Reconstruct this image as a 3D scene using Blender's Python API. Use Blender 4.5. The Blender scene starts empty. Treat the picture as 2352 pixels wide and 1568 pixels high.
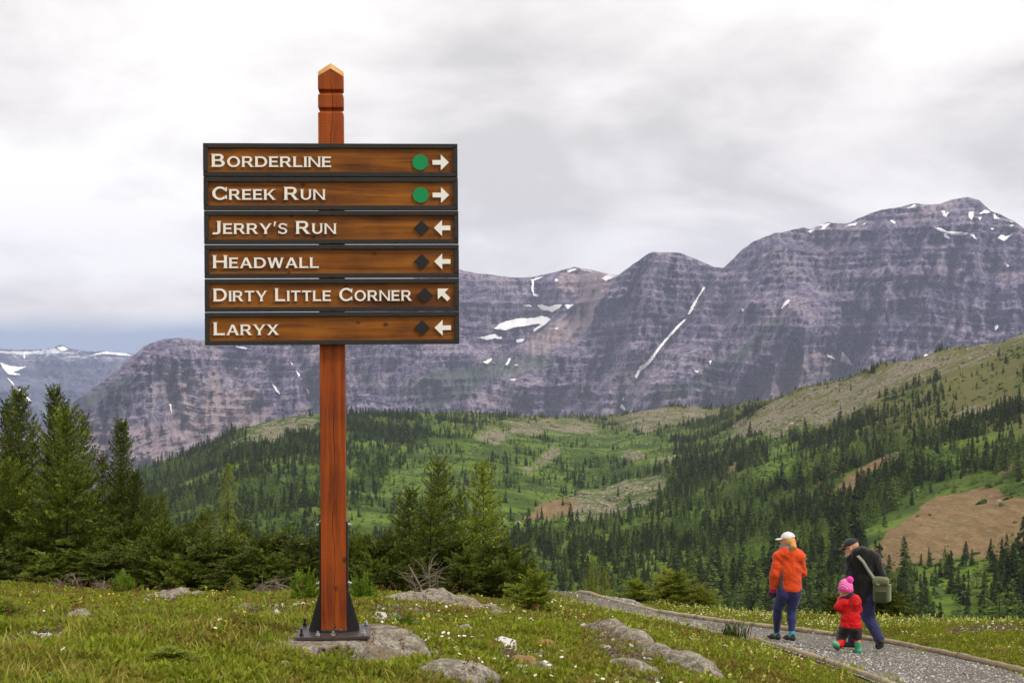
import bpy, bmesh, math, random
import numpy as np
from mathutils import Vector, Matrix, Euler
from mathutils.geometry import delaunay_2d_cdt

# ------------------------------------------------------------------ camera, sky, sun, exposure
scene = bpy.context.scene
C = scene.collection
F, U0, VH, CAMZ = 3675.0, 1176.0, 799.0, 1.65      # focal length / principal column / horizon row in 2352x1568 photo pixels
cd = bpy.data.cameras.new('camera'); cam = bpy.data.objects.new('camera', cd); C.objects.link(cam)
cam.location = (0, 0, CAMZ); cam.rotation_euler = (math.radians(90), 0, 0)
cd.sensor_width = 36.0; cd.lens = 36.0 * F / 2352.0; cd.shift_y = (VH - 784.0) / 2352.0
cd.clip_start = 0.1; cd.clip_end = 60000.0
scene.camera = cam

SUN_EL, SUN_AZ = 50.0, 120.0          # degrees; azimuth clockwise from the view direction (behind, to the right)
world = bpy.data.worlds.new('World'); scene.world = world; world.use_nodes = True
wn = world.node_tree.nodes; wl = world.node_tree.links; wn.clear()
def wnode(t, **k):
    n = wn.new(t)
    for a, b in k.items(): setattr(n, a, b)
    return n
def wmath(op, a, b=None):
    n = wnode('ShaderNodeMath', operation=op)
    for i, v in enumerate((a, b)):
        if v is None: continue
        if hasattr(v, 'is_output'): wl.new(v, n.inputs[i])
        else: n.inputs[i].default_value = v
    return n.outputs[0]
tc = wnode('ShaderNodeTexCoord'); sp = wnode('ShaderNodeSeparateXYZ'); wl.new(tc.outputs['Generated'], sp.inputs[0])
zc = wmath('MAXIMUM', sp.outputs[2], 0.0); dz = wmath('ADD', zc, 0.34)
cx = wmath('DIVIDE', sp.outputs[0], dz); cy = wmath('DIVIDE', sp.outputs[1], dz)
cmb = wnode('ShaderNodeCombineXYZ'); wl.new(cx, cmb.inputs[0]); wl.new(cy, cmb.inputs[1])
def wnoise(scale, detail, rough, dist, off):
    m = wnode('ShaderNodeMapping'); m.inputs['Location'].default_value = off; wl.new(cmb.outputs[0], m.inputs[0])
    n = wnode('ShaderNodeTexNoise'); wl.new(m.outputs[0], n.inputs['Vector'])
    n.inputs['Scale'].default_value = scale; n.inputs['Detail'].default_value = detail
    n.inputs['Roughness'].default_value = rough; n.inputs['Distortion'].default_value = dist
    return n.outputs[0]
n1 = wnoise(1.9, 8, 0.52, 0.5, (4.45, 1.2, 0)); n2 = wnoise(5.0, 9, 0.58, 0.3, (9.3, 4.2, 0))
nn = wmath('ADD', wmath('MULTIPLY', n1, 0.66), wmath('MULTIPLY', n2, 0.34))
rp = wnode('ShaderNodeValToRGB'); wl.new(nn, rp.inputs[0])
e = rp.color_ramp.elements
e[0].position = 0.37; e[0].color = (0.575, 0.545, 0.515, 1)
e[1].position = 0.58; e[1].color = (0.965, 0.925, 0.875, 1)
m_ = e.new(0.47); m_.color = (0.775, 0.735, 0.70, 1)
# distant blue-grey cloud bank low on the horizon
lowf = wmath('SUBTRACT', 1.0, wmath('DIVIDE', sp.outputs[2], wmath('ADD', 0.004, wmath('MULTIPLY', n1, 0.042))))
lowc = wmath('MINIMUM', wmath('MAXIMUM', wmath('MULTIPLY', lowf, 1.6), 0.0), 1.0)
mixl = wnode('ShaderNodeMixRGB'); wl.new(lowc, mixl.inputs[0]); wl.new(rp.outputs[0], mixl.inputs[1]); mixl.inputs[2].default_value = (0.26, 0.34, 0.45, 1)
scl = wnode('ShaderNodeMixRGB', blend_type='MULTIPLY'); scl.inputs[0].default_value = 1.0
wl.new(mixl.outputs[0], scl.inputs[1]); scl.inputs[2].default_value = (10, 10, 10, 1)
sky = wnode('ShaderNodeTexSky', sky_type='NISHITA'); sky.sun_disc = False
sky.sun_elevation = math.radians(SUN_EL); sky.sun_rotation = math.radians(SUN_AZ)
mixs = wnode('ShaderNodeMixRGB'); mixs.inputs[0].default_value = 0.93   # overcast: the cloud deck over the clear sky
wl.new(sky.outputs[0], mixs.inputs[1]); wl.new(scl.outputs[0], mixs.inputs[2])
bg = wnode('ShaderNodeBackground'); wl.new(mixs.outputs[0], bg.inputs[0]); bg.inputs[1].default_value = 0.079
wo = wnode('ShaderNodeOutputWorld'); wl.new(bg.outputs[0], wo.inputs[0])

sd = bpy.data.lights.new('sun', 'SUN'); sun = bpy.data.objects.new('sun', sd); C.objects.link(sun)
sd.energy = 1.5; sd.angle = math.radians(10); sd.color = (1.0, 0.95, 0.88)
_a = math.radians(SUN_AZ); _e = math.radians(SUN_EL)
sdir = Vector((math.sin(_a) * math.cos(_e), math.cos(_a) * math.cos(_e), math.sin(_e)))
sun.rotation_euler = (-sdir).to_track_quat('-Z', 'Y').to_euler(); sun.location = (0, 0, 200)

vs = scene.view_settings
vs.view_transform = 'Standard'; vs.look = 'None'; vs.exposure = 0.76; vs.gamma = 1.0; vs.use_curve_mapping = False
scene.render.engine = 'CYCLES'
cy_ = scene.cycles
cy_.use_denoising = True; cy_.max_bounces = 6; cy_.diffuse_bounces = 3; cy_.glossy_bounces = 2
cy_.transmission_bounces = 4; cy_.transparent_max_bounces = 8; cy_.volume_bounces = 1
cy_.use_adaptive_sampling = True; cy_.adaptive_threshold = 0.015

# ------------------------------------------------------------------ helpers
R = math.radians
def px(u, v, D): return np.array([(u - U0) / F * D, D, CAMZ - (v - VH) / F * D])
def lin(c):
    c = np.asarray(c, float) / 255.0
    return tuple(np.where(c <= 0.04045, c / 12.92, ((c + 0.055) / 1.055) ** 2.4))
_rs = np.random.RandomState(7); _PT = np.concatenate([_rs.permutation(256)] * 3)
_GR = _rs.normal(size=(256, 3)); _GR /= np.linalg.norm(_GR, axis=1)[:, None]
def pn(x, y, z=0.0, seed=0):
    """Perlin noise, about -0.7..0.7"""
    x = np.asarray(x, float); y = np.asarray(y, float); z = np.asarray(z, float) + seed * 17.37
    x, y, z = np.broadcast_arrays(x, y, z)
    xi = np.floor(x).astype(int); yi = np.floor(y).astype(int); zi = np.floor(z).astype(int)
    xf = x - xi; yf = y - yi; zf = z - zi
    fu = lambda t: t * t * t * (t * (t * 6 - 15) + 10)
    u, v, w = fu(xf), fu(yf), fu(zf); xi &= 255; yi &= 255; zi &= 255
    def g(a, b, c):
        gr = _GR[_PT[_PT[_PT[(xi + a) & 255] + ((yi + b) & 255)] + ((zi + c) & 255)]]
        return gr[..., 0] * (xf - a) + gr[..., 1] * (yf - b) + gr[..., 2] * (zf - c)
    L = lambda a, b, t: a + (b - a) * t
    return L(L(L(g(0,0,0), g(1,0,0), u), L(g(0,1,0), g(1,1,0), u), v), L(L(g(0,0,1), g(1,0,1), u), L(g(0,1,1), g(1,1,1), u), v), w)
def fbm(x, y, z=0.0, seed=0, oct=4, gain=0.5):
    s = 0; a = 1.0; f = 1.0
    for i in range(oct):
        s = s + a * pn(np.asarray(x) * f, np.asarray(y) * f, np.asarray(z) * f, seed + i); a *= gain; f *= 2.03
    return s
def ridged(x, y, z=0.0, seed=0, oct=4, gain=0.5):
    s = 0; a = 1.0; f = 1.0
    for i in range(oct):
        s = s + a * (1 - 2.2 * np.abs(pn(np.asarray(x) * f, np.asarray(y) * f, np.asarray(z) * f, seed + i))); a *= gain; f *= 2.1
    return s
def smooth01(t): t = np.clip(t, 0, 1); return t * t * (3 - 2 * t)

def mesh_np(name, V, F_, smooth=False, mats=(), midx=None, attrs=None):
    V = np.asarray(V, np.float32); F_ = np.asarray(F_, np.int32)
    me = bpy.data.meshes.new(name)
    me.vertices.add(len(V)); me.vertices.foreach_set('co', V.ravel())
    n, k = F_.shape if len(F_) else (0, 3)
    if n:
        me.loops.add(n * k); me.loops.foreach_set('vertex_index', F_.ravel())
        me.polygons.add(n); me.polygons.foreach_set('loop_start', np.arange(n, dtype=np.int32) * k)
        me.polygons.foreach_set('loop_total', np.full(n, k, np.int32))
    for m in mats: me.materials.append(m)
    if midx is not None and n: me.polygons.foreach_set('material_index', np.asarray(midx, np.int32))
    for a, (ty, arr) in (attrs or {}).items():
        at = me.attributes.new(a, ty, 'POINT')
        at.data.foreach_set('vector' if ty == 'FLOAT_VECTOR' else 'value', np.asarray(arr, np.int32 if ty == 'INT' else np.float32).ravel())
    me.update(calc_edges=True)
    if n: me.polygons.foreach_set('use_smooth', np.full(n, bool(smooth)))
    return me
def link(name, me, parent=None):
    o = bpy.data.objects.new(name, me); C.objects.link(o)
    if parent is not None: o.parent = parent
    return o
def tag(o, label, cat=None, group=None, kind=None):
    if label: o['label'] = label
    if cat: o['category'] = cat
    if group: o['group'] = group
    if kind: o['kind'] = kind
    return o
def thing(name, label, cat, loc=(0, 0, 0), rz=0.0, group=None):
    o = bpy.data.objects.new(name, None); C.objects.link(o); o.empty_display_size = 0.1
    o.location = [float(q) for q in loc]; o.rotation_euler = (0, 0, rz)
    return tag(o, label, cat, group)
def copy_thing(src, label=None, group=None):
    r = src.copy(); C.objects.link(r)
    for ch in src.children:
        c = ch.copy(); C.objects.link(c); c.parent = r
        for g in ch.children:
            d = g.copy(); C.objects.link(d); d.parent = c
    if label: r['label'] = label
    if group: r['group'] = group
    return r

class MB:
    """collects simple solids into one mesh"""
    def __init__(s): s.V = []; s.F = []
    def add(s, V, F_):
        o = len(s.V); s.V += [tuple(map(float, v)) for v in V]; s.F += [tuple(i + o for i in f) for f in F_]; return s
    def box(s, x0, x1, y0, y1, z0, z1):
        return s.add([(x0,y0,z0),(x1,y0,z0),(x1,y1,z0),(x0,y1,z0),(x0,y0,z1),(x1,y0,z1),(x1,y1,z1),(x0,y1,z1)],
                     [(0,3,2,1),(4,5,6,7),(0,1,5,4),(1,2,6,5),(2,3,7,6),(3,0,4,7)])
    def prism(s, poly, y0, y1):
        """poly in xz (counter-clockwise seen from -y), extruded from y0 (front) to y1"""
        n = len(poly)
        V = [(p[0], y0, p[1]) for p in poly] + [(p[0], y1, p[1]) for p in poly]
        Fs = [tuple(range(n)), tuple(range(2 * n - 1, n - 1, -1))] + [(i, i + n, (i + 1) % n + n, (i + 1) % n) for i in range(n)]
        return s.add(V, Fs)
    def tube(s, pts, rad, n=8, cap=True):
        pts = [Vector(p) for p in pts]; rings = []
        up = Vector((0.13, 0.27, 0.95))
        for i, p in enumerate(pts):
            t = (pts[min(i + 1, len(pts) - 1)] - pts[max(i - 1, 0)]).normalized()
            a = t.cross(up)
            if a.length < 0.05: a = t.cross(Vector((1, 0, 0)))
            a.normalize(); b = t.cross(a)
            r = rad[i] if hasattr(rad, '__len__') else rad
            rings.append([p + a * (math.cos(2 * math.pi * k / n) * r) + b * (math.sin(2 * math.pi * k / n) * r) for k in range(n)])
        V = [v for r_ in rings for v in r_]; Fs = []
        for i in range(len(rings) - 1):
            for k in range(n):
                Fs.append((i * n + k, i * n + (k + 1) % n, (i + 1) * n + (k + 1) % n, (i + 1) * n + k))
        if cap: Fs += [tuple(range(n - 1, -1, -1)), tuple(range((len(rings) - 1) * n, len(rings) * n))]
        return s.add(V, Fs)
    def build(s, name, m, parent=None, smooth=False, bevel=0.0):
        me = bpy.data.meshes.new(name); me.from_pydata(s.V, [], s.F)
        bm = bmesh.new(); bm.from_mesh(me)
        bmesh.ops.recalc_face_normals(bm, faces=bm.faces)
        if bevel: bmesh.ops.bevel(bm, geom=list(bm.edges), offset=bevel, segments=1, affect='EDGES')
        bm.to_mesh(me); bm.free()
        me.materials.append(m)
        if smooth: me.polygons.foreach_set('use_smooth', [True] * len(me.polygons))
        return link(name, me, parent)

# ---- materials
class Mat:
    def __init__(s, name):
        s.m = bpy.data.materials.new(name); s.m.use_nodes = True
        s.t = s.m.node_tree; s.t.nodes.clear()
        s.out = s.t.nodes.new('ShaderNodeOutputMaterial')
    def n(s, ty, ins=None, **at):
        nd = s.t.nodes.new(ty)
        for k, v in at.items(): setattr(nd, k, v)
        for k, v in (ins or {}).items(): s.put(nd.inputs[k], v)
        return nd
    def put(s, sock, v):
        if hasattr(v, 'is_output'): s.t.links.new(v, sock)
        elif hasattr(v, 'outputs'): s.t.links.new(v.outputs[0], sock)
        elif isinstance(v, (tuple, list)) and len(v) == 3 and sock.type == 'RGBA': sock.default_value = (*v, 1)
        else: sock.default_value = v
    def math(s, op, a, b=0.0, clamp=False):
        nd = s.n('ShaderNodeMath', {0: a, 1: b}, operation=op); nd.use_clamp = clamp; return nd.outputs[0]
    def mix(s, f, a, b, mode='MIX'): return s.n('ShaderNodeMixRGB', {0: f, 1: a, 2: b}, blend_type=mode).outputs[0]
    def ramp(s, f, stops, interp='LINEAR'):
        nd = s.n('ShaderNodeValToRGB', {0: f}); el = nd.color_ramp.elements; nd.color_ramp.interpolation = interp
        while len(el) > 1: el.remove(el[0])
        el[0].position = stops[0][0]; el[0].color = (*stops[0][1], 1) if len(stops[0][1]) == 3 else stops[0][1]
        for p, c in stops[1:]:
            q = el.new(p); q.color = (*c, 1)
        return nd.outputs[0]
    def step(s, f, a, b):
        return s.n('ShaderNodeMapRange', {0: f, 1: a, 2: b, 3: 0.0, 4: 1.0}, interpolation_type='SMOOTHSTEP').outputs[0]
    def coord(s, which='Object', scale=(1, 1, 1), loc=(0, 0, 0)):
        t = s.n('ShaderNodeTexCoord').outputs[which] if which != 'Position' else s.n('ShaderNodeNewGeometry').outputs['Position']
        return s.n('ShaderNodeMapping', {0: t, 'Scale': scale, 'Location': loc}).outputs[0]
    def noise(s, vec, scale, detail=5, rough=0.55, dist=0.0):
        return s.n('ShaderNodeTexNoise', {'Vector': vec, 'Scale': scale, 'Detail': detail, 'Roughness': rough, 'Distortion': dist}).outputs[0]
    def attr(s, name): return s.n('ShaderNodeAttribute', attribute_name=name).outputs['Fac']
    def done(s, col, rough=0.8, bump=None, bstr=0.3, bdist=0.02, spec=0.3, transl=None, sheen=0.0, metal=0.0):
        b = s.n('ShaderNodeBsdfPrincipled', {'Base Color': col, 'Roughness': rough, 'Specular IOR Level': spec, 'Metallic': metal})
        if sheen: b.inputs['Sheen Weight'].default_value = sheen
        if bump is not None:
            bn = s.n('ShaderNodeBump', {'Height': bump, 'Strength': bstr, 'Distance': bdist}); s.t.links.new(bn.outputs[0], b.inputs['Normal'])
        sh = b.outputs[0]
        if transl is not None:
            t = s.n('ShaderNodeBsdfTranslucent', {0: transl[1]}); mx = s.n('ShaderNodeMixShader', {0: transl[0], 1: sh, 2: t.outputs[0]}); sh = mx.outputs[0]
        s.t.links.new(sh, s.out.inputs['Surface'])
        return s.m
def simple(name, col, rough=0.7, var=0.25, scale=30.0, bstr=0.15, spec=0.3, bdist=0.004, coord='Object', metal=0.0, sheen=0.0):
    k = Mat(name); v = k.coord(coord); nz = k.noise(v, scale, 6)
    c = k.mix(nz, tuple(q * (1 - var) for q in col), tuple(min(q * (1 + var), 0.95) for q in col))
    return k.done(c, rough, nz, bstr, bdist, spec, metal=metal, sheen=sheen)

def scatter_stuff(name, templates, pts, rots, scl, idx, mats):
    """one object: template meshes and loose points in one mesh, geometry nodes put the templates on the points"""
    V = []; Fs = []; tm = []; mi = []; o = 0; tint = []
    for k, t in enumerate(templates):
        tv, tf, tmi = t[:3]
        V.append(tv); Fs.append(np.asarray(tf) + o); tm.append(np.full(len(tv), k)); mi.append(tmi); o += len(tv)
        tint.append(t[3] if len(t) > 3 else np.full(len(tv), 0.5))
    n = len(pts); V.append(pts); tm.append(np.full(n, -1)); tint.append(np.full(n, 0.5))
    z = lambda a, w: np.concatenate([np.zeros((o, w)) if w > 1 else np.zeros(o), a])
    me = mesh_np(name, np.concatenate(V), np.concatenate(Fs), False, mats, np.concatenate(mi),
                 {'tmpl': ('INT', np.concatenate(tm)), 'rot': ('FLOAT_VECTOR', z(rots, 3)), 'scl': ('FLOAT', z(scl, 1)),
                  'idx': ('INT', z(idx, 1)), 'tint': ('FLOAT', np.concatenate(tint))})
    ob = link(name, me)
    ng = bpy.data.node_groups.new(name + '_scatter', 'GeometryNodeTree')
    ng.interface.new_socket('Geometry', in_out='INPUT', socket_type='NodeSocketGeometry')
    ng.interface.new_socket('Geometry', in_out='OUTPUT', socket_type='NodeSocketGeometry')
    N = ng.nodes; L = ng.links
    gi = N.new('NodeGroupInput'); go = N.new('NodeGroupOutput')
    def named(nm, ty):
        a = N.new('GeometryNodeInputNamedAttribute'); a.data_type = ty; a.inputs['Name'].default_value = nm; return a.outputs[0]
    def sep(k):
        c = N.new('FunctionNodeCompare'); c.data_type = 'INT'; c.operation = 'EQUAL'
        L.new(named('tmpl', 'INT'), c.inputs[2]); c.inputs[3].default_value = k
        s_ = N.new('GeometryNodeSeparateGeometry'); s_.domain = 'POINT'
        L.new(gi.outputs[0], s_.inputs[0]); L.new(c.outputs[0], s_.inputs['Selection']); return s_.outputs[0]
    g2i = N.new('GeometryNodeGeometryToInstance')
    for k in range(len(templates)): L.new(sep(k), g2i.inputs[0])
    iop = N.new('GeometryNodeInstanceOnPoints')
    L.new(sep(-1), iop.inputs['Points']); L.new(g2i.outputs[0], iop.inputs['Instance'])
    iop.inputs['Pick Instance'].default_value = True
    L.new(named('idx', 'INT'), iop.inputs['Instance Index'])
    L.new(named('rot', 'FLOAT_VECTOR'), iop.inputs['Rotation']); L.new(named('scl', 'FLOAT'), iop.inputs['Scale'])
    L.new(iop.outputs[0], go.inputs[0])
    md = ob.modifiers.new('scatter', 'NODES'); md.node_group = ng
    return ob

# ---- signed distance shapes -> one continuous surface (surface nets)
def sd_cap(P, a, b, ra, rb, sc=(1, 1, 1)):
    a = np.asarray(a, np.float32); b = np.asarray(b, np.float32); sc = np.asarray(sc, np.float32)
    pa = (P - a) / sc; ba = (b - a) / sc
    h = np.clip(pa @ ba / max(float(ba @ ba), 1e-9), 0, 1)
    return (np.linalg.norm(pa - h[..., None] * ba, axis=-1) - (ra + (rb - ra) * h)) * min(sc)
def sd_ell(P, c, r):
    r = np.asarray(r, np.float32); q = (P - np.asarray(c, np.float32))
    k0 = np.linalg.norm(q / r, axis=-1); k1 = np.linalg.norm(q / (r * r), axis=-1)
    return k0 * (k0 - 1) / np.maximum(k1, 1e-6)
def sd_box(P, c, hs, rot=None, rnd=0.0):
    q = P - np.asarray(c, np.float32)
    if rot is not None: q = q @ np.asarray(rot, np.float32)
    d = np.abs(q) - (np.asarray(hs, np.float32) - rnd)
    return np.linalg.norm(np.maximum(d, 0), axis=-1) + np.minimum(d.max(-1), 0) - rnd
def smin(a, b, k):
    h = np.clip(0.5 + 0.5 * (b - a) / k, 0, 1); return b + (a - b) * h - k * h * (1 - h)
def smins(ds, k):
    r = ds[0]
    for d in ds[1:]: r = smin(r, d, k)
    return r
def nets(fn, lo, hi, h):
    lo = np.asarray(lo, float); hi = np.asarray(hi, float)
    n = np.maximum(np.ceil((hi - lo) / h).astype(int) + 1, 4)
    ax = [lo[i] + h * np.arange(n[i]) for i in range(3)]
    q4 = 4; nc = -(-(n - 1) // q4) + 1                      # coarse pass first, fine values only near the surface
    cx_ = [lo[i] + h * q4 * np.arange(nc[i]) for i in range(3)]
    vc = fn(np.stack(np.meshgrid(*cx_, indexing='ij'), -1).astype(np.float32)).astype(np.float32)
    nr = np.abs(vc) < q4 * h * 1.9; cell = np.zeros(nc - 1, bool)
    for a in (0, 1):
        for b in (0, 1):
            for d in (0, 1): cell |= nr[a:a + nc[0] - 1, b:b + nc[1] - 1, d:d + nc[2] - 1]
    up_ = lambda A: np.repeat(np.repeat(np.repeat(A, q4, 0), q4, 1), q4, 2)
    mk = up_(np.pad(cell, ((0, 1),) * 3))[:n[0], :n[1], :n[2]]
    for d in range(3): mk = mk | np.roll(mk, 1, d)
    v = up_(vc)[:n[0], :n[1], :n[2]].copy(); ii = np.argwhere(mk)
    v[mk] = fn((lo + h * ii).astype(np.float32))
    v[0] = v[-1] = np.maximum(v[0], 1e-3); v[0] = np.abs(v[0]) + 1e-3; v[-1] = np.abs(v[-1]) + 1e-3
    v[:, 0] = np.abs(v[:, 0]) + 1e-3; v[:, -1] = np.abs(v[:, -1]) + 1e-3; v[:, :, 0] = np.abs(v[:, :, 0]) + 1e-3; v[:, :, -1] = np.abs(v[:, :, -1]) + 1e-3
    cn = [(i, j, k) for i in (0, 1) for j in (0, 1) for k in (0, 1)]
    m = [s_ - 1 for s_ in n]
    sub = lambda c: v[c[0]:c[0] + m[0], c[1]:c[1] + m[1], c[2]:c[2] + m[2]]
    acc = np.zeros((*m, 3), np.float32); cnt = np.zeros(m, np.float32)
    for a in cn:
        for d in range(3):
            if a[d]: continue
            b = list(a); b[d] = 1
            va, vb = sub(a), sub(b); s_ = (va < 0) != (vb < 0)
            t = np.where(s_, va / np.where(s_, va - vb, 1), 0)
            for q in range(3): acc[..., q] += np.where(s_, a[q] + (t if q == d else 0), 0)
            cnt += s_
    act = cnt > 0; ids = np.full(m, -1, np.int64); ids[act] = np.arange(act.sum())
    cells = np.argwhere(act); V = lo + h * (cells + acc[act] / cnt[act][:, None])
    Fs = []
    for d in range(3):
        e1, e2 = [(1, 2), (2, 0), (0, 1)][d]
        sl = [slice(1, m[i]) for i in range(3)]; sl[d] = slice(0, m[d])
        sl2 = list(sl); sl2[d] = slice(1, m[d] + 1)
        a, b = v[tuple(sl)], v[tuple(sl2)]
        s_ = (a < 0) != (b < 0); w = np.argwhere(s_)
        if not len(w): continue
        off = np.array([1, 1, 1]); off[d] = 0; w = w + off
        def cid(o1, o2):
            q = w.copy(); q[:, e1] -= o1; q[:, e2] -= o2; return ids[q[:, 0], q[:, 1], q[:, 2]]
        quad = np.stack([cid(1, 1), cid(0, 1), cid(0, 0), cid(1, 0)], 1)
        flip = (a < 0)[s_]; quad[~flip] = quad[~flip][:, ::-1]; Fs.append(quad)
    return V, np.concatenate(Fs)
def sdf_obj(name, fn, lo, hi, h, m, parent=None, smooth=True):
    V, Fs = nets(fn, lo, hi, h)
    return link(name, mesh_np(name, V, Fs, smooth, [m]), parent)
# ------------------------------------------------------------------ ground height of the near shoulder
_cp = [(0,1568,6.8),(588,1568,7.6),(1176,1568,8.8),(1764,1568,12.3),(2058,1568,15.3),(2352,1568,17),
       (768,1473,9.05),(0,1450,11),(300,1450,11.5),(300,1380,19),(0,1345,25),(300,1350,24.5),(600,1362,22.5),(900,1352,24),
       (768,1400,15),(1000,1375,20),(1000,1450,11.8),(1400,1450,15),(1500,1500,12.5),(1240,1352,33),(1420,1392,30.5),(1600,1425,28),
       (1800,1465,24.5),(2060,1490,23),(2200,1520,20),(2352,1545,18.2),(1650,1405,33),(1900,1420,30),(2100,1426,29),(2352,1440,26),(1700,1500,18)]
_pts = [px(*c) for c in _cp]
_pts += [(0,0,.08),(-8,0,.55),(8,0,-.75),(0,-12,.3),(-12,-12,.8),(12,-12,-.9),(16,10,-2.5),(-13,9,.25),(-17,25,-1.8),(16,24,-3.0),(-22,5,.9),(24,5,-3.2),
         (-20,36,-6.0),(-8,36,-5.6),(0,40,-6.2),(6,40,-6.6),(13,38,-6.4),(22,34,-6.2),(-25,60,-20),(0,62,-21),(25,60,-20),(-50,40,-9),(50,40,-12),(-50,-20,1),(50,-20,-4),(0,-30,0)]
_pts = np.array(_pts, float)
def _rbf(a, b): return np.sqrt(((a[:, None, :2] - b[None, :, :2]) ** 2).sum(-1) + 4.0)
_n = len(_pts); _A = np.zeros((_n + 3, _n + 3)); _A[:_n, :_n] = _rbf(_pts, _pts) - 0.02 * np.eye(_n)
_A[:_n, _n:] = np.c_[np.ones(_n), _pts[:, :2]]; _A[_n:, :_n] = _A[:_n, _n:].T
_w = np.linalg.solve(_A, np.r_[_pts[:, 2], 0, 0, 0])
_gx = np.arange(-64, 64.01, 0.4); _gy = np.arange(-34, 76.01, 0.4)
_GX, _GY = np.meshgrid(_gx, _gy, indexing='ij'); _q = np.c_[_GX.ravel(), _GY.ravel()]
_GZ = (_rbf(_q, _pts) @ _w[:_n] + _w[_n] + _q @ _w[_n + 1:]).reshape(_GX.shape)
def bil(G, fx, fy):
    fx = np.clip(fx, 0, G.shape[0] - 1.001); fy = np.clip(fy, 0, G.shape[1] - 1.001)
    i = fx.astype(int); j = fy.astype(int); a = fx - i; b = fy - j
    if G.ndim == 3: a = a[..., None]; b = b[..., None]
    return G[i, j] * (1 - a) * (1 - b) + G[i + 1, j] * a * (1 - b) + G[i, j + 1] * (1 - a) * b + G[i + 1, j + 1] * a * b
def g0(x, y):
    x = np.asarray(x, float); y = np.asarray(y, float)
    return bil(_GZ, (x + 64) / 0.4, (y + 34) / 0.4)
_D = np.arange(3.0, 60, 0.03)
def hit(u, v):
    """first point of the smooth ground on the ray through a photo pixel"""
    x = (u - U0) / F * _D; z = CAMZ - (v - VH) / F * _D
    d = z - g0(x, _D); k = np.argmax(d < 0)
    if not (d < 0).any(): k = len(_D) - 1
    return np.array([x[k], _D[k], g0(x[k], _D[k])])
# path edges traced on the ground
_near = [(1222,1352),(1290,1374),(1400,1398),(1500,1414),(1600,1434),(1700,1461),(1770,1480),(1850,1504),(1920,1527),(1990,1552),(2040,1574)]
_far = [(1262,1351),(1330,1364),(1400,1379),(1500,1400),(1600,1418),(1700,1432),(1800,1444),(1900,1453),(2000,1463),(2080,1475),(2160,1494),(2250,1517),(2352,1541)]
def _poly(ps, n):
    P = np.array([hit(*p) for p in ps]); s = np.r_[0, np.cumsum(np.linalg.norm(np.diff(P[:, :2], axis=0), axis=1))]
    t = np.linspace(0, s[-1], n); Q = np.stack([np.interp(t, s, P[:, i]) for i in range(3)], 1)
    for _ in range(6): Q[1:-1] = 0.25 * Q[:-2] + 0.5 * Q[1:-1] + 0.25 * Q[2:]
    return Q
NEAR = _poly(_near, 60); FAR = _poly(_far, 60)
def _extend(Q, n, dl):
    d = Q[-1] - Q[-5]; d /= np.linalg.norm(d[:2]); return np.concatenate([Q, [Q[-1] + d * dl * (i + 1) for i in range(n)]])
NEAR = _extend(NEAR, 14, 0.45); FAR = _extend(FAR, 14, 0.45)
PC = 0.5 * (NEAR + FAR); PW = 0.5 * np.linalg.norm((FAR - NEAR)[:, :2], axis=1)
def path_dist(x, y):
    """distance outside the path's edge (negative on the path)"""
    x = np.asarray(x, float); y = np.asarray(y, float); d = np.full(x.shape, 99.0)
    A = np.r_[NEAR[:, :2]]; B = np.r_[FAR[:, :2]]
    for k in range(0, len(PC)):
        # distance to the cross segment near-far, minus nothing
        a = A[k]; b = B[k]; ab = b - a; L2 = max(ab @ ab, 1e-6)
        t = np.clip(((x - a[0]) * ab[0] + (y - a[1]) * ab[1]) / L2, 0, 1)
        d = np.minimum(d, np.hypot(x - a[0] - t * ab[0], y - a[1] - t * ab[1]))
    return d - 0.28
def gfull(x, y):
    x = np.asarray(x, float); y = np.asarray(y, float)
    z = g0(x, y); near = (np.abs(x) < 16) & (y > -2) & (y < 40)
    nz = 0.10 * fbm(x * 0.55, y * 0.55, 0, 3, 3) + 0.035 * fbm(x * 2.1, y * 2.1, 0, 9, 3)
    k = smooth01((path_dist(x, y)) / 0.7)
    return z + nz * k - 0.03 * (1 - k)
# bare places on the ground (photo pixel centre, half width, half height) dropped onto the ground
_soil = [(1400,1458,100,16),(1440,1502,95,30),(930,1406,95,17),(1000,1418,60,6),(640,1396,105,14),(1200,1508,95,27),(560,1420,60,6),(60,1452,80,14),
         (900,1500,70,10),(800,1508,60,8),(2290,1443,90,8),(2220,1450,60,7),(980,1505,120,16),(1430,1535,90,10),(720,1490,60,10),(1270,1420,60,6),(350,1388,60,8)]
SOIL = []
for (u, v, a, b) in _soil:
    p = hit(u, v); q = hit(u, v - b); rx = a / F * p[1]; SOIL.append((p[0], p[1], rx, max(1.2 * (q[1] - p[1]), 0.4)))
def soil(x, y):
    s = np.zeros(np.shape(x))
    for (a, b, rx, ry) in SOIL:
        s = np.maximum(s, 1 - np.hypot((x - a) / rx, (y - b) / ry))
    return np.clip(s * 1.6, 0, 1)

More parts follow.
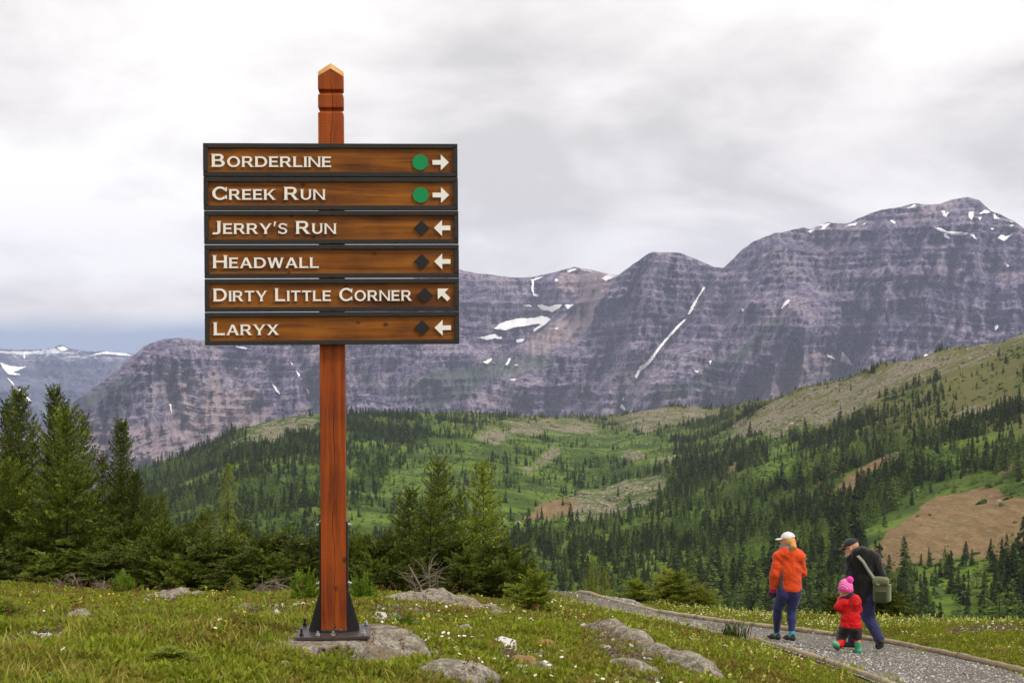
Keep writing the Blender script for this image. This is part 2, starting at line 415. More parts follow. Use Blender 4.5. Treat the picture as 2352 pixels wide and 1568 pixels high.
# ------------------------------------------------------------------ ground and path
k = Mat('meadow_ground'); vec = k.coord('Position')
nA = k.noise(vec, 1.3, 6); nB = k.noise(vec, 9, 6); nC = k.noise(vec, 45, 5)
green = k.mix(nB, lin((66, 80, 18)), lin((112, 120, 40))); brown = k.mix(nC, lin((58, 46, 26)), lin((128, 108, 70)))
gf = k.step(k.math('ADD', nA, k.math('MULTIPLY', k.math('SUBTRACT', nB, 0.5), 0.6)), 0.42, 0.58)
col = k.mix(gf, brown, green)
sf = k.step(k.math('ADD', k.attr('soil'), k.math('MULTIPLY', k.math('SUBTRACT', nB, 0.5), 1.6)), 0.30, 0.52)
dark = k.mix(k.step(nC, 0.42, 0.62), lin((38, 30, 22)), lin((120, 104, 82)))
col = k.mix(sf, col, dark)
M_GROUND = k.done(col, 0.95, k.math('ADD', nC, k.math('MULTIPLY', nB, 0.6)), 0.9, 0.03, 0.1)
def lines(*segs): return np.unique(np.concatenate([np.arange(a, b + 1e-6, s) for a, b, s in segs]).round(4))
xs = lines((-60, -14, 2.0), (-14, -8, .4), (-8, 11, .085), (11, 17, .4), (17, 60, 2.0))
ys = lines((-30, 2, 2.0), (2, 5, .4), (5, 24, .085), (24, 36, .13), (36, 74, 1.0))
X, Y = np.meshgrid(xs, ys, indexing='ij'); Z = gfull(X, Y)
def grid_faces(n, m):
    a = np.arange(n * m).reshape(n, m); return np.stack([a[:-1, :-1], a[1:, :-1], a[1:, 1:], a[:-1, 1:]], -1).reshape(-1, 4)
gr = link('ground', mesh_np('ground', np.stack([X, Y, Z], -1).reshape(-1, 3), grid_faces(*X.shape), True, [M_GROUND], None, {'soil': ('FLOAT', soil(X, Y).ravel())}))
tag(gr, 'mossy heath shoulder with grass, bare soil and low plants under the sign', kind='structure')

k = Mat('path_gravel'); vec = k.coord('Position')
vo = k.n('ShaderNodeTexVoronoi', {'Vector': vec, 'Scale': 42.0}); nb = k.noise(vec, 2.2, 5); nc = k.noise(vec, 120, 4)
c = k.mix(k.n('ShaderNodeSeparateColor', {0: vo.outputs['Color']}).outputs[0], lin((112, 108, 102)), lin((204, 199, 190)))
c = k.mix(k.step(vo.outputs['Distance'], 0.25, 0.62), c, lin((84, 78, 68)))
c = k.mix(k.math('MULTIPLY', k.step(nb, 0.45, 0.7), 0.45), c, lin((128, 114, 92)))
M_GRAVEL = k.done(c, 0.9, k.math('SUBTRACT', nc, k.math('MULTIPLY', vo.outputs['Distance'], 1.2)), 1.0, 0.02, 0.2)
NW = 9; T = np.linspace(-0.02, 1.02, NW)
PV = NEAR[:, None, :] * (1 - T[None, :, None]) + FAR[:, None, :] * T[None, :, None]
PV[..., 2] = gfull(PV[..., 0], PV[..., 1]) + 0.035 - 0.02 * (2 * T[None] - 1) ** 2
pa = link('path', mesh_np('path', PV.reshape(-1, 3), grid_faces(*PV.shape[:2])[:, ::-1], True, [M_GRAVEL]))
tag(pa, 'grey gravel walking path curving across the meadow', kind='structure')

# ------------------------------------------------------------------ valley and forested slopes
def curve(ps):
    a = np.array(ps, float); return lambda u: np.interp(u, a[:, 0], a[:, 1])
V_R = curve([(-900,1420),(-100,1290),(100,1190),(250,1125),(330,1085),(400,1060),(480,1030),(520,1003),(560,978),(640,962),(700,948),(800,953),(900,957),(1000,947),(1080,945),(1150,950),
             (1250,957),(1330,957),(1400,955),(1450,942),(1550,934),(1650,936),(1700,930),(1750,918),(1850,890),(1950,862),(2020,838),(2100,820),(2200,800),(2280,787),(2352,766),(2700,690),(3300,600)])
D_R = curve([(-900,1100),(330,1500),(700,1650),(1100,1900),(1400,2200),(1620,2050),(1720,1750),(1850,1600),(2100,1400),(2352,1250),(3300,900)])
D_0 = curve([(-900,420),(600,430),(1200,410),(1800,380),(2352,340),(3300,280)])
def valley_D(u, v):
    s = np.clip((1500 - v) / (1500 - V_R(u)), 0, 1); return D_0(u) * (D_R(u) / D_0(u)) ** (s ** 1.35)
vu = np.unique(np.r_[np.linspace(-900, -60, 40), np.linspace(-60, 2410, 560), np.linspace(2410, 3300, 40)])
vt = np.linspace(0, 1, 210)
VU, VT = np.meshgrid(vu, vt, indexing='ij'); VV = 1500 + (V_R(VU) - 1500) * VT
DD = valley_D(VU, VV)
ku = (VU - U0) / F
VP = np.stack([ku * DD, DD, CAMZ - (VV - VH) / F * DD], -1)
wx, wy = VP[..., 0], VP[..., 1]
VP[..., 2] += (6.0 * fbm(wx / 120, wy / 120, 0, 21, 3) + 1.2 * fbm(wx / 28, wy / 28, 0, 25, 3)) * np.clip(DD / 900, 0.4, 1.3)
pre = []
for (d_, z_) in ((52, -17.5), (120, -42), (230, -62)):
    pre.append(np.stack([ku[:, 0] * d_ * 1.0, np.full(len(vu), float(d_)), z_ + 2 * fbm(vu / 200, np.full(len(vu), d_ / 40.0), 0, 4, 2)], -1))
post = []
for (m_, dz_) in ((1.04, -8), (1.12, -40), (1.3, -110), (1.7, -230)):
    q = VP[:, -1].copy(); q[:, :2] *= m_; q[:, 2] = q[:, 2] * 1.0 + dz_; post.append(q)
VALL = np.concatenate([np.stack(pre, 1), VP, np.stack(post, 1)], 1)
def inpoly(u, v, poly):
    r = np.zeros(np.shape(u), bool); n = len(poly)
    for i in range(n):
        (x0, y0), (x1, y1) = poly[i], poly[(i + 1) % n]
        c_ = (y0 > v) != (y1 > v)
        r ^= c_ & (u < (x1 - x0) * (v - y0) / ((y1 - y0) if y1 != y0 else 1e-9) + x0)
    return r
P_DENSE = [[(330,1080),(420,1045),(520,1000),(560,985),(640,1000),(740,955),(740,1260),(250,1260),(250,1120)],
           [(1000,1260),(1300,1215),(1480,1190),(1560,1090),(1640,1060),(1760,1010),(1900,1000),(2000,940),(2090,900),(2170,905),(2150,965),(2352,905),(2352,1110),(2200,1060),(2120,1080),(2060,1160),(1990,1230),(1930,1330),(1900,1440),(1500,1440),(1000,1440)],
           [(1540,1000),(1600,975),(1700,950),(1760,925),(1740,960),(1650,1000),(1600,1070),(1540,1070)],
           [(740,950),(960,960),(1000,1000),(900,1080),(800,1200),(740,1230)]]
P_DIRT = [[(1960,1310),(2010,1255),(2080,1190),(2150,1130),(2250,1118),(2352,1150),(2500,1180),(2500,1290),(2200,1275),(2100,1290),(2030,1320)],
          [(1870,1147),(1960,1090),(2095,1022),(2098,1040),(1990,1110),(1900,1155)],[(1195,1195),(1235,1160),(1310,1140),(1330,1160),(1260,1195)],
          [(1650,1100),(1700,1065),(1720,1065),(1680,1100)],[(1850,1130),(1880,1105),(1890,1112)],[(1650,970),(1690,962),(1690,978)],[(2290,1100),(2352,1040),(2352,1075)]]
P_TALUS = [[(1660,1000),(1750,937),(1850,897),(1950,868),(2100,826),(2352,770),(2500,740),(2500,770),(2352,800),(2200,850),(2080,885),(2000,935),(1900,985),(1780,1003)],
           [(2150,968),(2352,885),(2352,910),(2230,965)],[(1300,1175),(1340,1120),(1400,1105),(1500,1100),(1555,1095),(1535,1130),(1480,1170),(1400,1190),(1320,1195)],
           [(1390,965),(1450,945),(1560,938),(1680,940),(1560,985),(1450,992)],[(520,1030),(600,970),(740,948),(740,975),(640,1030),(560,1045)],
           [(1150,965),(1330,965),(1380,985),(1200,1000)],[(1190,1080),(1280,1020),(1300,1035),(1230,1085)],[(1080,1000),(1180,970),(1240,1000),(1120,1020)],[(1420,1030),(1540,1040),(1560,1062),(1440,1060)]]
P_MEADOW = [[(1960,1300),(2040,1240),(2110,1190),(2150,1130),(2060,1190),(1930,1290)],[(1990,1330),(2352,1300),(2352,1450),(1990,1450)],[(1100,1120),(1300,1090),(1330,1130),(1200,1200),(1110,1200)],
            [(900,1090),(1150,1000),(1180,1030),(960,1130)],[(350,1130),(500,1080),(520,1095),(380,1150)],[(1780,1010),(1870,1030),(1800,1110),(1720,1130)],[(1250,970),(1500,1000),(1560,1040),(1300,1060)],
            [(2150,850),(2352,800),(2352,890),(2180,940)]]
def vmask(u, v, polys, amp=14.0, seed=0):
    uu = u + amp * fbm(u / 40, v / 22, 0, seed, 3); vv = v + 0.6 * amp * fbm(u / 40, v / 22, 5.5, seed, 3)
    r = np.zeros(np.shape(u), bool)
    for p in polys: r |= inpoly(uu, vv, p)
    return r.astype(float)
def blur(G, n=1):
    for _ in range(n):
        G = np.pad(G, 1, mode='edge'); G = (G[:-2, 1:-1] + G[2:, 1:-1] + G[1:-1, :-2] + G[1:-1, 2:] + 2 * G[1:-1, 1:-1]) / 6
    return G
A_DIRT = blur(vmask(VU, VV, P_DIRT, 16, 3), 3); A_TAL = blur(vmask(VU, VV, P_TALUS, 34, 5), 6); A_OLV = blur(smooth01((VU - 1450) / 500) * smooth01((1010 - VV + (VU - 1700) * 0.05) / 90) + 0.8 * smooth01((VU - 900) / 400) * smooth01((1010 - VV) / 60), 2).clip(0, 1)
pad = lambda A: np.concatenate([np.zeros((len(vu), 3)), A, np.repeat(A[:, -1:], 4, 1)], 1).ravel()
k = Mat('valley_slope'); vec = k.coord('Position')
n1 = k.noise(vec, 0.02, 6); n2 = k.noise(vec, 0.12, 6); n3 = k.noise(vec, 0.6, 5)
mead = k.mix(k.step(n1, 0.38, 0.64), lin((54, 76, 18)), lin((96, 118, 36)))
mead = k.mix(k.math('MULTIPLY', k.step(n2, 0.5, 0.68), 0.6), mead, lin((44, 60, 24)))
mead = k.mix(k.math('MULTIPLY', k.step(n3, 0.52, 0.66), 0.4), mead, lin((112, 112, 60)))
olive = k.mix(n2, lin((80, 84, 32)), lin((112, 104, 62)))
c = k.mix(k.math('MULTIPLY', k.attr('olive'), 0.85), mead, olive)
rock = k.mix(k.step(n3, 0.4, 0.62), lin((82, 76, 58)), lin((152, 142, 122)))
tf = k.step(k.math('ADD', k.math('ADD', k.attr('talus'), k.math('MULTIPLY', k.math('SUBTRACT', n1, 0.5), 2.6)), k.math('MULTIPLY', k.math('SUBTRACT', n2, 0.52), 3.2)), 0.62, 1.05)
c = k.mix(tf, c, rock)
stk = k.noise(k.n('ShaderNodeMapping', {0: vec, 'Scale': (0.35, 0.04, 0.08), 'Rotation': (0, 0, 0.5)}).outputs[0], 1.0, 6, 0.65)
dirt = k.mix(k.step(k.math('ADD', k.math('MULTIPLY', stk, .6), k.math('MULTIPLY', n3, .4)), .28, .72), lin((96, 76, 50)), lin((142, 118, 84)))
dirt = k.mix(k.math('MULTIPLY', k.step(n2, .56, .68), .55), dirt, lin((96, 96, 48)))
df = k.step(k.math('ADD', k.attr('dirt'), k.math('MULTIPLY', k.math('SUBTRACT', n2, 0.5), 1.5)), 0.36, 0.64)
c = k.mix(df, c, k.mix(k.math('MULTIPLY', k.step(n3, 0.6, 0.75), 0.5), dirt, lin((190, 168, 140))))
M_VAL = k.done(c, 0.95, k.math('ADD', n3, k.math('MULTIPLY', n2, 2.0)), 0.7, 1.2, 0.1)
va = link('valley', mesh_np('valley', VALL.reshape(-1, 3), grid_faces(*VALL.shape[:2]), True, [M_VAL], None,
          {'dirt': ('FLOAT', pad(A_DIRT)), 'talus': ('FLOAT', pad(A_TAL)), 'olive': ('FLOAT', pad(A_OLV))}))
tag(va, 'green valley bowl with meadows, bare earth and talus below the mountains', kind='structure')

# ------------------------------------------------------------------ mountains
def line_dist(u, v, pl):
    d = np.full(np.shape(u), 1e9)
    for (x0, y0), (x1, y1) in zip(pl[:-1], pl[1:]):
        dx, dy = x1 - x0, y1 - y0; t = np.clip(((u - x0) * dx + (v - y0) * dy) / (dx * dx + dy * dy), 0, 1)
        d = np.minimum(d, np.hypot(u - x0 - t * dx, v - y0 - t * dy))
    return d
SKY1 = [(-700,1250),(-100,1110),(60,1000),(120,960),(170,922),(250,866),(300,822),(312,812),(330,795),(370,780),(410,775),(450,780),(475,781),(560,783),(620,760),(680,735),(760,712),(860,676),(960,636),(1055,618),(1075,624),(1100,628),(1130,631),(1170,637),(1220,637),
        (1260,628),(1320,613),(1360,620),(1400,630),(1422,631),(1450,609),(1470,596),(1487,583),(1500,579),(1560,580),(1600,595),(1640,613),(1662,615),(1690,588),(1705,572),(1730,555),(1752,546),(1780,535),(1800,533),(1845,522),(1862,527),(1900,510),(1935,514),(1950,512),(2000,489),(2030,481),
        (2060,477),(2100,467),(2130,470),(2160,468),(2185,458),(2222,452),(2250,460),(2262,472),(2275,484),(2300,494),(2330,508),(2352,525),(2450,575),(2600,610),(2800,700),(3100,800)]
S1 = curve(SKY1)
mu = np.unique(np.r_[np.linspace(-700, -20, 60), np.linspace(-20, 2370, 960), np.linspace(2370, 3100, 60)])
mt = np.linspace(0, 1, 300)
sv = S1(mu) + 1.6 * fbm(mu / 14, 0 * mu, 0, 31, 3) * smooth01((mu - 250) / 60)
vb = np.maximum(1160.0, sv + 60)
MU, MT = np.meshgrid(mu, mt, indexing='ij'); MV = vb[:, None] + (sv - vb)[:, None] * MT
Db = np.interp(MU, [-700, 200, 400, 900, 1300, 1700, 2300, 3100], [4300, 4300, 4500, 5000, 5000, 4900, 4700, 4300])
Dt = np.interp(MU, [-700, 200, 400, 900, 1230, 1330, 1450, 1560, 1660, 1760, 2200, 3100], [4700, 4900, 5600, 6300, 7200, 7100, 6500, 6450, 6600, 6350, 6300, 5600])
hgt = 1160 - MV
MD = Db + (Dt - Db) * np.clip(hgt / (1160 - np.minimum(sv, 1100))[:, None], 0, 1) ** 1.1
def feat(pl, w, amp): return amp * np.exp(-(line_dist(MU, MV, pl) / w) ** 2)
MD += feat([(1618,655),(1560,745),(1500,825),(1462,865),(1430,945)], 22, 190)
MD += feat([(1160,780),(1230,730),(1320,720)], 70, 420) + feat([(1240,640),(1236,690)], 12, 90)
MD += feat([(640,880),(560,960),(470,1010)], 26, 120) + feat([(690,830),(740,930)], 16, 90) + feat([(375,870),(420,985)], 16, 90) + feat([(520,860),(480,950)], 26, 110)
MD += feat([(1950,800),(1960,900)], 40, 140) + feat([(2270,560),(2280,800)], 18, 80) + feat([(2080,560),(2060,780)], 18, 70) + feat([(1900,560),(1890,700)], 16, 60)
MD -= feat([(1500,580),(1420,650),(1330,712),(1260,800),(1190,880)], 70, 330)
MD -= feat([(1850,740),(1740,800),(1620,860),(1500,925)], 75, 300) + feat([(1660,625),(1720,700),(1850,735)], 50, 140)
MD -= feat([(410,775),(320,830),(200,920)], 45, 180) + feat([(560,800),(600,900)], 40, 100) + feat([(760,850),(800,930)], 40, 120)
wz = CAMZ - (MV - VH) / F * MD
up = np.clip((MV - sv[:, None]) / 40, 0, 1)
MD += -270 * (ridged((MU + 0.30 * MV + 25 * fbm(MU / 90, MV / 90, 0, 43, 2)) / 120, MV / 330, 0, 41, 4, 0.55) - 0.8) * (0.3 + 0.7 * up)
MD += -66 * ridged(MU / 28, MV / 75, 0, 47, 4) + 13 * fbm(MU / 9, MV / 9, 0, 51, 3)
ws = wz + 45 * fbm(MU / 260, MV / 260, 0, 55, 3) + 0.035 * (MU - 1600)       # gently dipping beds
def beds(z, per): t = z / per - np.floor(z / per); return np.where(t < 0.68, t / 0.68 * 0.18, 0.18 + (t - 0.68) / 0.32 * 0.82) - t
MD += 95 * beds(ws, 105.0) * (0.2 + 0.8 * smooth01((MU - 700) / 500)) * (0.5 + smooth01((fbm(MU / 200, MV / 120, 0, 63, 2) + 0.2) / 0.4)) + 58 * beds(ws, 31.0) + 22 * beds(ws + 20 * fbm(MU / 60, MV / 60, 0, 61, 2), 11.0)
MP = np.stack([(MU - U0) / F * MD, MD, CAMZ - (MV - VH) / F * MD], -1)
def snowfan(c0, w):  # lighter scree fans: attribute
    return np.exp(-(line_dist(MU, MV, c0) / w) ** 2)
scree = np.clip(snowfan([(300,1060),(430,1000),(560,940)], 60) + snowfan([(490,860),(490,930)], 16) + snowfan([(390,850),(380,900)], 12) + snowfan([(360,880),(350,940)], 6) + snowfan([(425,890),(420,960),(450,1010)], 9) + snowfan([(200,1010),(340,1060)], 55)
                + 0.9 * snowfan([(1230,790),(1330,740),(1380,640)], 32) + 0.8 * snowfan([(1330,625),(1300,650)], 30) + 0.55 * snowfan([(1750,870),(1880,830),(1960,860)], 45) + 0.5 * snowfan([(1900,930),(1800,910)], 40) + .5 * snowfan([(620,980),(560,930)], 24), 0, 1)
veg = np.clip(snowfan([(1530,900),(1600,880),(1720,800),(1790,740)], 16) * 0.9 + 0.8 * snowfan([(1560,895),(1530,905)], 14) + 0.7 * snowfan([(1000,870),(1240,830)], 40) + 0.6 * snowfan([(1060,900),(1000,920)], 30) + 0.7 * snowfan([(200,920),(300,880),(250,960)], 30) + 0.5 * snowfan([(850,880),(950,900)], 40), 0, 1)
back = []
for (m_, dz_) in ((1.03, -60), (1.12, -350), (1.3, -1000)):
    q = MP[:, -1].copy(); q[:, :2] *= m_; q[:, 2] += dz_; back.append(q)
MALL = np.concatenate([MP, np.stack(back, 1)], 1)
padm = lambda A: np.concatenate([A, np.zeros((len(mu), 3))], 1).ravel()
def rock_mat(name, dark, mid, light, tan, snowline=None):
    k = Mat(name); pos = k.n('ShaderNodeNewGeometry').outputs['Position']
    mp = lambda sx, sz, l=(0, 0, 0): k.n('ShaderNodeMapping', {0: pos, 'Scale': (sx, sx, sz), 'Location': l}).outputs[0]
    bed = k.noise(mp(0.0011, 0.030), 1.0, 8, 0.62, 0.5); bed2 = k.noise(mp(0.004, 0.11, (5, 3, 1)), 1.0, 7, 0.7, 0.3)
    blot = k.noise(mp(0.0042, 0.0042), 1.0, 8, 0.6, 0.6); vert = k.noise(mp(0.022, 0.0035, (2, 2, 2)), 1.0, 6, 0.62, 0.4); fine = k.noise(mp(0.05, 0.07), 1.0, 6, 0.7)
    t = k.math('ADD', k.math('ADD', k.math('MULTIPLY', bed, 0.19), k.math('MULTIPLY', blot, 0.25)), k.math('ADD', k.math('MULTIPLY', vert, 0.37), k.math('MULTIPLY', bed2, 0.19)))  # vertical streaks and blotches paint shaded gullies and lighter ribs into the colour
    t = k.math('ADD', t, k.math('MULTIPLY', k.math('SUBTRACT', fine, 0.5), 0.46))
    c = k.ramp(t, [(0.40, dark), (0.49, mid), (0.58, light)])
    alc_shade = k.math('MULTIPLY', k.step(k.noise(mp(0.012, 0.006, (7, 1, 4)), 1.0, 6, 0.65, 0.3), 0.56, 0.62), k.step(bed, 0.46, 0.54))  # dark patches: shade of alcoves painted into the rock colour
    c = k.mix(k.math('MULTIPLY', alc_shade, 0.7), c, tuple(q * 0.8 for q in dark))
    c = k.mix(k.math('MULTIPLY', k.step(blot, 0.48, 0.66), 0.35), c, tan)
    c = k.mix(k.math('MULTIPLY', k.step(k.math('ADD', k.attr('scree'), k.math('MULTIPLY', k.math('SUBTRACT', vert, 0.5), 1.4)), 0.25, 0.75), 0.72), c, k.mix(fine, tan, tuple(q * 1.25 for q in tan)))
    c = k.mix(k.math('MULTIPLY', k.step(k.math('ADD', k.attr('veg'), k.math('MULTIPLY', k.math('SUBTRACT', bed2, 0.5), 1.6)), 0.35, 0.8), 0.75), c, lin((70, 92, 62)))
    if snowline:
        zf = k.n('ShaderNodeSeparateXYZ', {0: pos}).outputs[2]
        sn = k.math('MULTIPLY', k.step(k.math('ADD', bed, k.math('MULTIPLY', k.math('SUBTRACT', vert, 0.5), 0.5)), 0.54, 0.60), k.step(zf, snowline[0], snowline[1]))
        c = k.mix(sn, c, (0.75, 0.76, 0.80))
    return k.done(c, 0.95, k.math('ADD', k.math('MULTIPLY', bed2, 1.0), fine), 1.0, 15.0, 0.1)
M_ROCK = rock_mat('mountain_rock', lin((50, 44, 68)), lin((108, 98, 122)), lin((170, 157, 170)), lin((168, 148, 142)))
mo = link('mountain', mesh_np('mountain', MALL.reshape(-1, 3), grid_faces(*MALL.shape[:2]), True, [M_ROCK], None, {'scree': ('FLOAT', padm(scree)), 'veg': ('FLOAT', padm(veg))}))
tag(mo, 'purple-grey banded rock mountain range with snow gullies', kind='structure')
# far range on the left
S2 = curve([(-900,790),(-300,806),(-60,798),(0,801),(50,804),(95,801),(120,797),(142,792),(160,799),(200,806),(240,806),(270,808),(300,812),(340,820),(600,800),(900,840)])
fu = np.linspace(-900, 800, 520); ft = np.linspace(0, 1, 130)
fs = S2(fu) + 2.2 * fbm(fu / 22, 0 * fu, 0, 71, 4); FU, FT = np.meshgrid(fu, ft, indexing='ij'); FV = 1130 + (fs[:, None] - 1130) * FT
FD = 8600 + 2200 * FT ** 1.2 - 240 * (ridged(FU / 90, FV / 150, 0, 73, 4) - 0.8) - 60 * ridged(FU / 24, FV / 40, 0, 79, 3)
FD -= 600 * np.exp(-(line_dist(FU, FV, [(-60, 860), (40, 900), (100, 960)]) / 40) ** 2)
fz = CAMZ - (FV - VH) / F * FD; FD += 210 * beds(fz + 70 * fbm(FU / 150, FV / 150, 0, 81, 2), 190.0) + 60 * beds(fz, 60.0)
FP = np.stack([(FU - U0) / F * FD, FD, CAMZ - (FV - VH) / F * FD], -1)
fb = FP[:, -1].copy(); fb[:, :2] *= 1.1; fb[:, 2] -= 500
FALL = np.concatenate([FP, fb[:, None]], 1)
M_ROCK2 = rock_mat('far_mountain_rock', lin((34, 38, 58)), lin((72, 78, 102)), lin((118, 120, 138)), lin((120, 116, 124)), (-110, -20))  # blue of the distant haze is mixed into these rock colours
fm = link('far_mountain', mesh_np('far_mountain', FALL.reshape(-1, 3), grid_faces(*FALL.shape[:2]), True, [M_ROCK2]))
tag(fm, 'distant blue snow-streaked mountain range behind the left trees', kind='structure')

# snow patches lie on the rock: outlines dropped onto the mountain faces
M_SNOW = simple('old_snow', (0.90, 0.90, 0.90), 0.7, 0.05, 0.05, 0.1, 0.3, 2.0, 'Position')
z1 = lambda q: (1010.6 + q[0] * .3575, 413.4 + q[1] * .3575); z2 = lambda q: (1617 + q[0] * .3575, 413.4 + q[1] * .3575); z3 = lambda q: (q[0] * .3359, 735 + q[1] * .3359)
SN1 = [[(590,640),(605,640),(600,690),(605,730),(635,740),(630,752),(600,745),(588,700)],[(622,805),(660,800),(700,815),(740,800),(783,800),(770,820),(720,850),(700,840),(650,835)],[(803,800),(860,800),(845,815),(815,833)],
 [(345,955),(380,925),(430,905),(500,890),(600,885),(650,872),(690,880),(712,895),(680,925),(600,975),(600,960),(650,925),(610,925),(560,935),(480,945),(420,965)],[(243,1012),(300,1000),(350,988),(400,1010),(395,1022),(350,1015),(310,1028)],
 [(487,1030),(520,1018),(545,1020),(530,1038),(495,1042)],[(270,1172),(330,1142),(332,1158),(310,1178)],[(420,1185),(440,1145),(457,1145),(440,1180),(430,1190)],[(447,1278),(495,1273),(480,1287),(455,1287)],[(470,1185),(505,1182),(495,1192)],
 [(735,955),(762,945),(750,960)],[(815,583),(870,567),(880,574),(830,594)],[(898,569),(960,579),(995,590),(930,586)],[(1040,632),(1080,604),(1140,616),(1080,640),(1060,650)],[(735,640),(750,632),(763,645),(745,655)],
 [(1690,688),(1703,690),(1660,760),(1620,840),(1600,865),(1590,860),(1615,810),(1655,750)],[(1585,890),(1540,940),(1480,1005),(1420,1076),(1350,1174),(1320,1204),(1290,1226),(1260,1275),(1250,1265),(1280,1200),(1330,1168),(1400,1078),(1470,993),(1530,928),(1570,895)],
 [(1160,1440),(1172,1440),(1195,1475),(1180,1478),(1160,1465)],[(1184,1390),(1170,1415),(1180,1412)],[(1730,1160),(1747,1158),(1735,1187)],[(1635,1225),(1665,1225),(1655,1239)],[(1935,825),(1955,830),(1945,847)],[(530,803),(580,803),(592,817),(560,814)],[(575,643),(640,624),(662,622),(630,638),(590,648)]]
SN2 = [[(655,329),(715,314),(700,334),(680,342)],[(705,299),(820,274),(800,289),(770,322),(740,319),(770,299)],[(905,294),(985,272),(970,294)],[(1010,287),(1045,272),(1030,287)],[(1195,260),(1215,256),(1232,275),(1215,277)],[(1305,182),(1350,156),(1370,164),(1340,179)],
 [(1525,195),(1545,195),(1550,215),(1575,205),(1560,235),(1540,235)],[(1700,205),(1735,200),(1730,235),(1720,258),(1700,240)],[(1765,217),(1800,193),(1820,193),(1840,208),(1800,214)],[(1760,240),(1787,240),(1775,260)],[(1860,215),(1900,250),(1865,250)],
 [(1480,305),(1520,308),(1560,330),(1640,335),(1700,340),(1680,358),(1620,355),(1560,345),(1510,325)],[(1535,340),(1560,350),(1582,380),(1545,365)],[(1705,348),(1735,352),(1752,382),(1730,372)],[(1885,375),(1910,350),(1940,362),(1985,345),(1930,392)],[(1920,249),(1990,269),(1980,276)],
 [(1960,290),(1990,285),(1975,302)],[(1835,305),(1868,312),(1850,322)],[(520,780),(553,762),(545,785),(500,828),(497,820)],[(785,1120),(820,1130),(850,1155),(800,1140)],[(885,1100),(895,1105),(910,1125),(965,1195),(920,1180),(872,1165),(885,1140)],[(1180,1182),(1212,1193),(1185,1205)],
 [(1235,1180),(1265,1172),(1270,1185)],[(1410,1125),(1430,1116),(1447,1130),(1415,1134)],[(1865,940),(1885,930),(1890,950),(1870,965)],[(1945,540),(1962,550),(1945,562)]]
SN3 = [[(1860,430),(1885,455),(1915,505),(1890,490),(1870,455)],[(1985,280),(1997,290),(2002,308),(1990,296)],[(2025,345),(2050,370),(2048,388),(2030,365)],[(2090,460),(2115,490),(2112,512),(2100,480)],[(1610,178),(1690,188),(1685,200),(1640,192)],[(1160,570),(1170,575),(1178,640),(1168,620)]]
SN4 = [[(0,290),(60,310),(130,320),(180,315),(120,345),(60,360),(20,330)],[(612,240),(720,214),(860,226),(910,244),(840,240),(720,231)],[(165,220),(300,210),(290,219),(170,230)],[(30,340),(80,350),(140,375),(60,372)],[(390,187),(430,177),(470,200),(420,210)],[(50,395),(60,397),(100,440),(92,447)],[(125,463),(137,467),(217,555),(208,562),(130,484)],[(160,215),(172,215),(170,262),(162,262)]]
def snow(poly, Fu, Fv, FDm, parent, lift, seed):
    rng = random.Random(seed); B = []
    n = len(poly)
    for i in range(n):
        (x0, y0), (x1, y1) = poly[i], poly[(i + 1) % n]; L = math.hypot(x1 - x0, y1 - y0); m = max(1, int(L / 2.2))
        for j in range(m):
            t = j / m; a = 0.55 if j else 0.0
            B.append((x0 + (x1 - x0) * t + rng.gauss(0, a), y0 + (y1 - y0) * t + rng.gauss(0, a)))
    B = np.array(B); lo, hi = B.min(0), B.max(0); st = 2.0
    gx, gy = np.meshgrid(np.arange(lo[0], hi[0] + st, st), np.arange(lo[1], hi[1] + st, st)); I = np.c_[gx.ravel(), gy.ravel()] + np.array([rng.random(), rng.random()])
    I = I[inpoly(I[:, 0], I[:, 1], B.tolist())] if len(I) else I
    nb = len(B); allp = np.concatenate([B, I]) if len(I) else B
    if len(I):
        dmin = np.sqrt(((allp[nb:, None] - B[None]) ** 2).sum(-1)).min(1); I = I[dmin > 0.9]; allp = np.concatenate([B, I])
    vs_, _, fs_, ov, _, _ = delaunay_2d_cdt([Vector(p) for p in allp.tolist()], [(i, (i + 1) % nb) for i in range(nb)], [], 1, 1e-5)
    vs_ = np.array([(v.x, v.y) for v in vs_]); inner = np.array([not any(q < nb for q in o_) if o_ else False for o_ in ov])
    fu_ = np.interp(vs_[:, 0], Fu, np.arange(len(Fu))); i0 = fu_.astype(int).clip(0, len(Fu) - 2)
    t0 = (vs_[:, 1] - Fv[i0, 0]) / (Fv[i0, -1] - Fv[i0, 0]) * (Fv.shape[1] - 1)
    raw = np.minimum.reduce([bil(FDm[0], fu_ + a, t0 + b) for a, b in ((0, 0), (1, 0), (-1, 0), (0, 1), (0, -1))]); sm = bil(FDm[1], fu_, t0)   # drifts level out the small relief
    d = sm - np.percentile(sm - raw, 97) - lift * np.where(inner, 1.0, 0.5)
    P = np.stack([(vs_[:, 0] - U0) / F * d, d, CAMZ - (vs_[:, 1] - VH) / F * d], 1)
    me = bpy.data.meshes.new('snow_patch'); me.from_pydata(P.tolist(), [], [tuple(f) for f in fs_]); me.materials.append(M_SNOW)
    me.polygons.foreach_set('use_smooth', [True] * len(me.polygons)); link('snow_patch', me, parent)
MDS = (MD, blur(MD, 40)); FDS = (FD, blur(FD, 30))
for i, p in enumerate([list(map(z1, q)) for q in SN1] + [list(map(z2, q)) for q in SN2] + [list(map(z3, q)) for q in SN3]): snow(p, mu, MV, MDS, mo, 8.0, i)
for i, p in enumerate([list(map(z3, q)) for q in SN4]): snow(p, fu, FV, FDS, fm, 15.0, 300 + i)

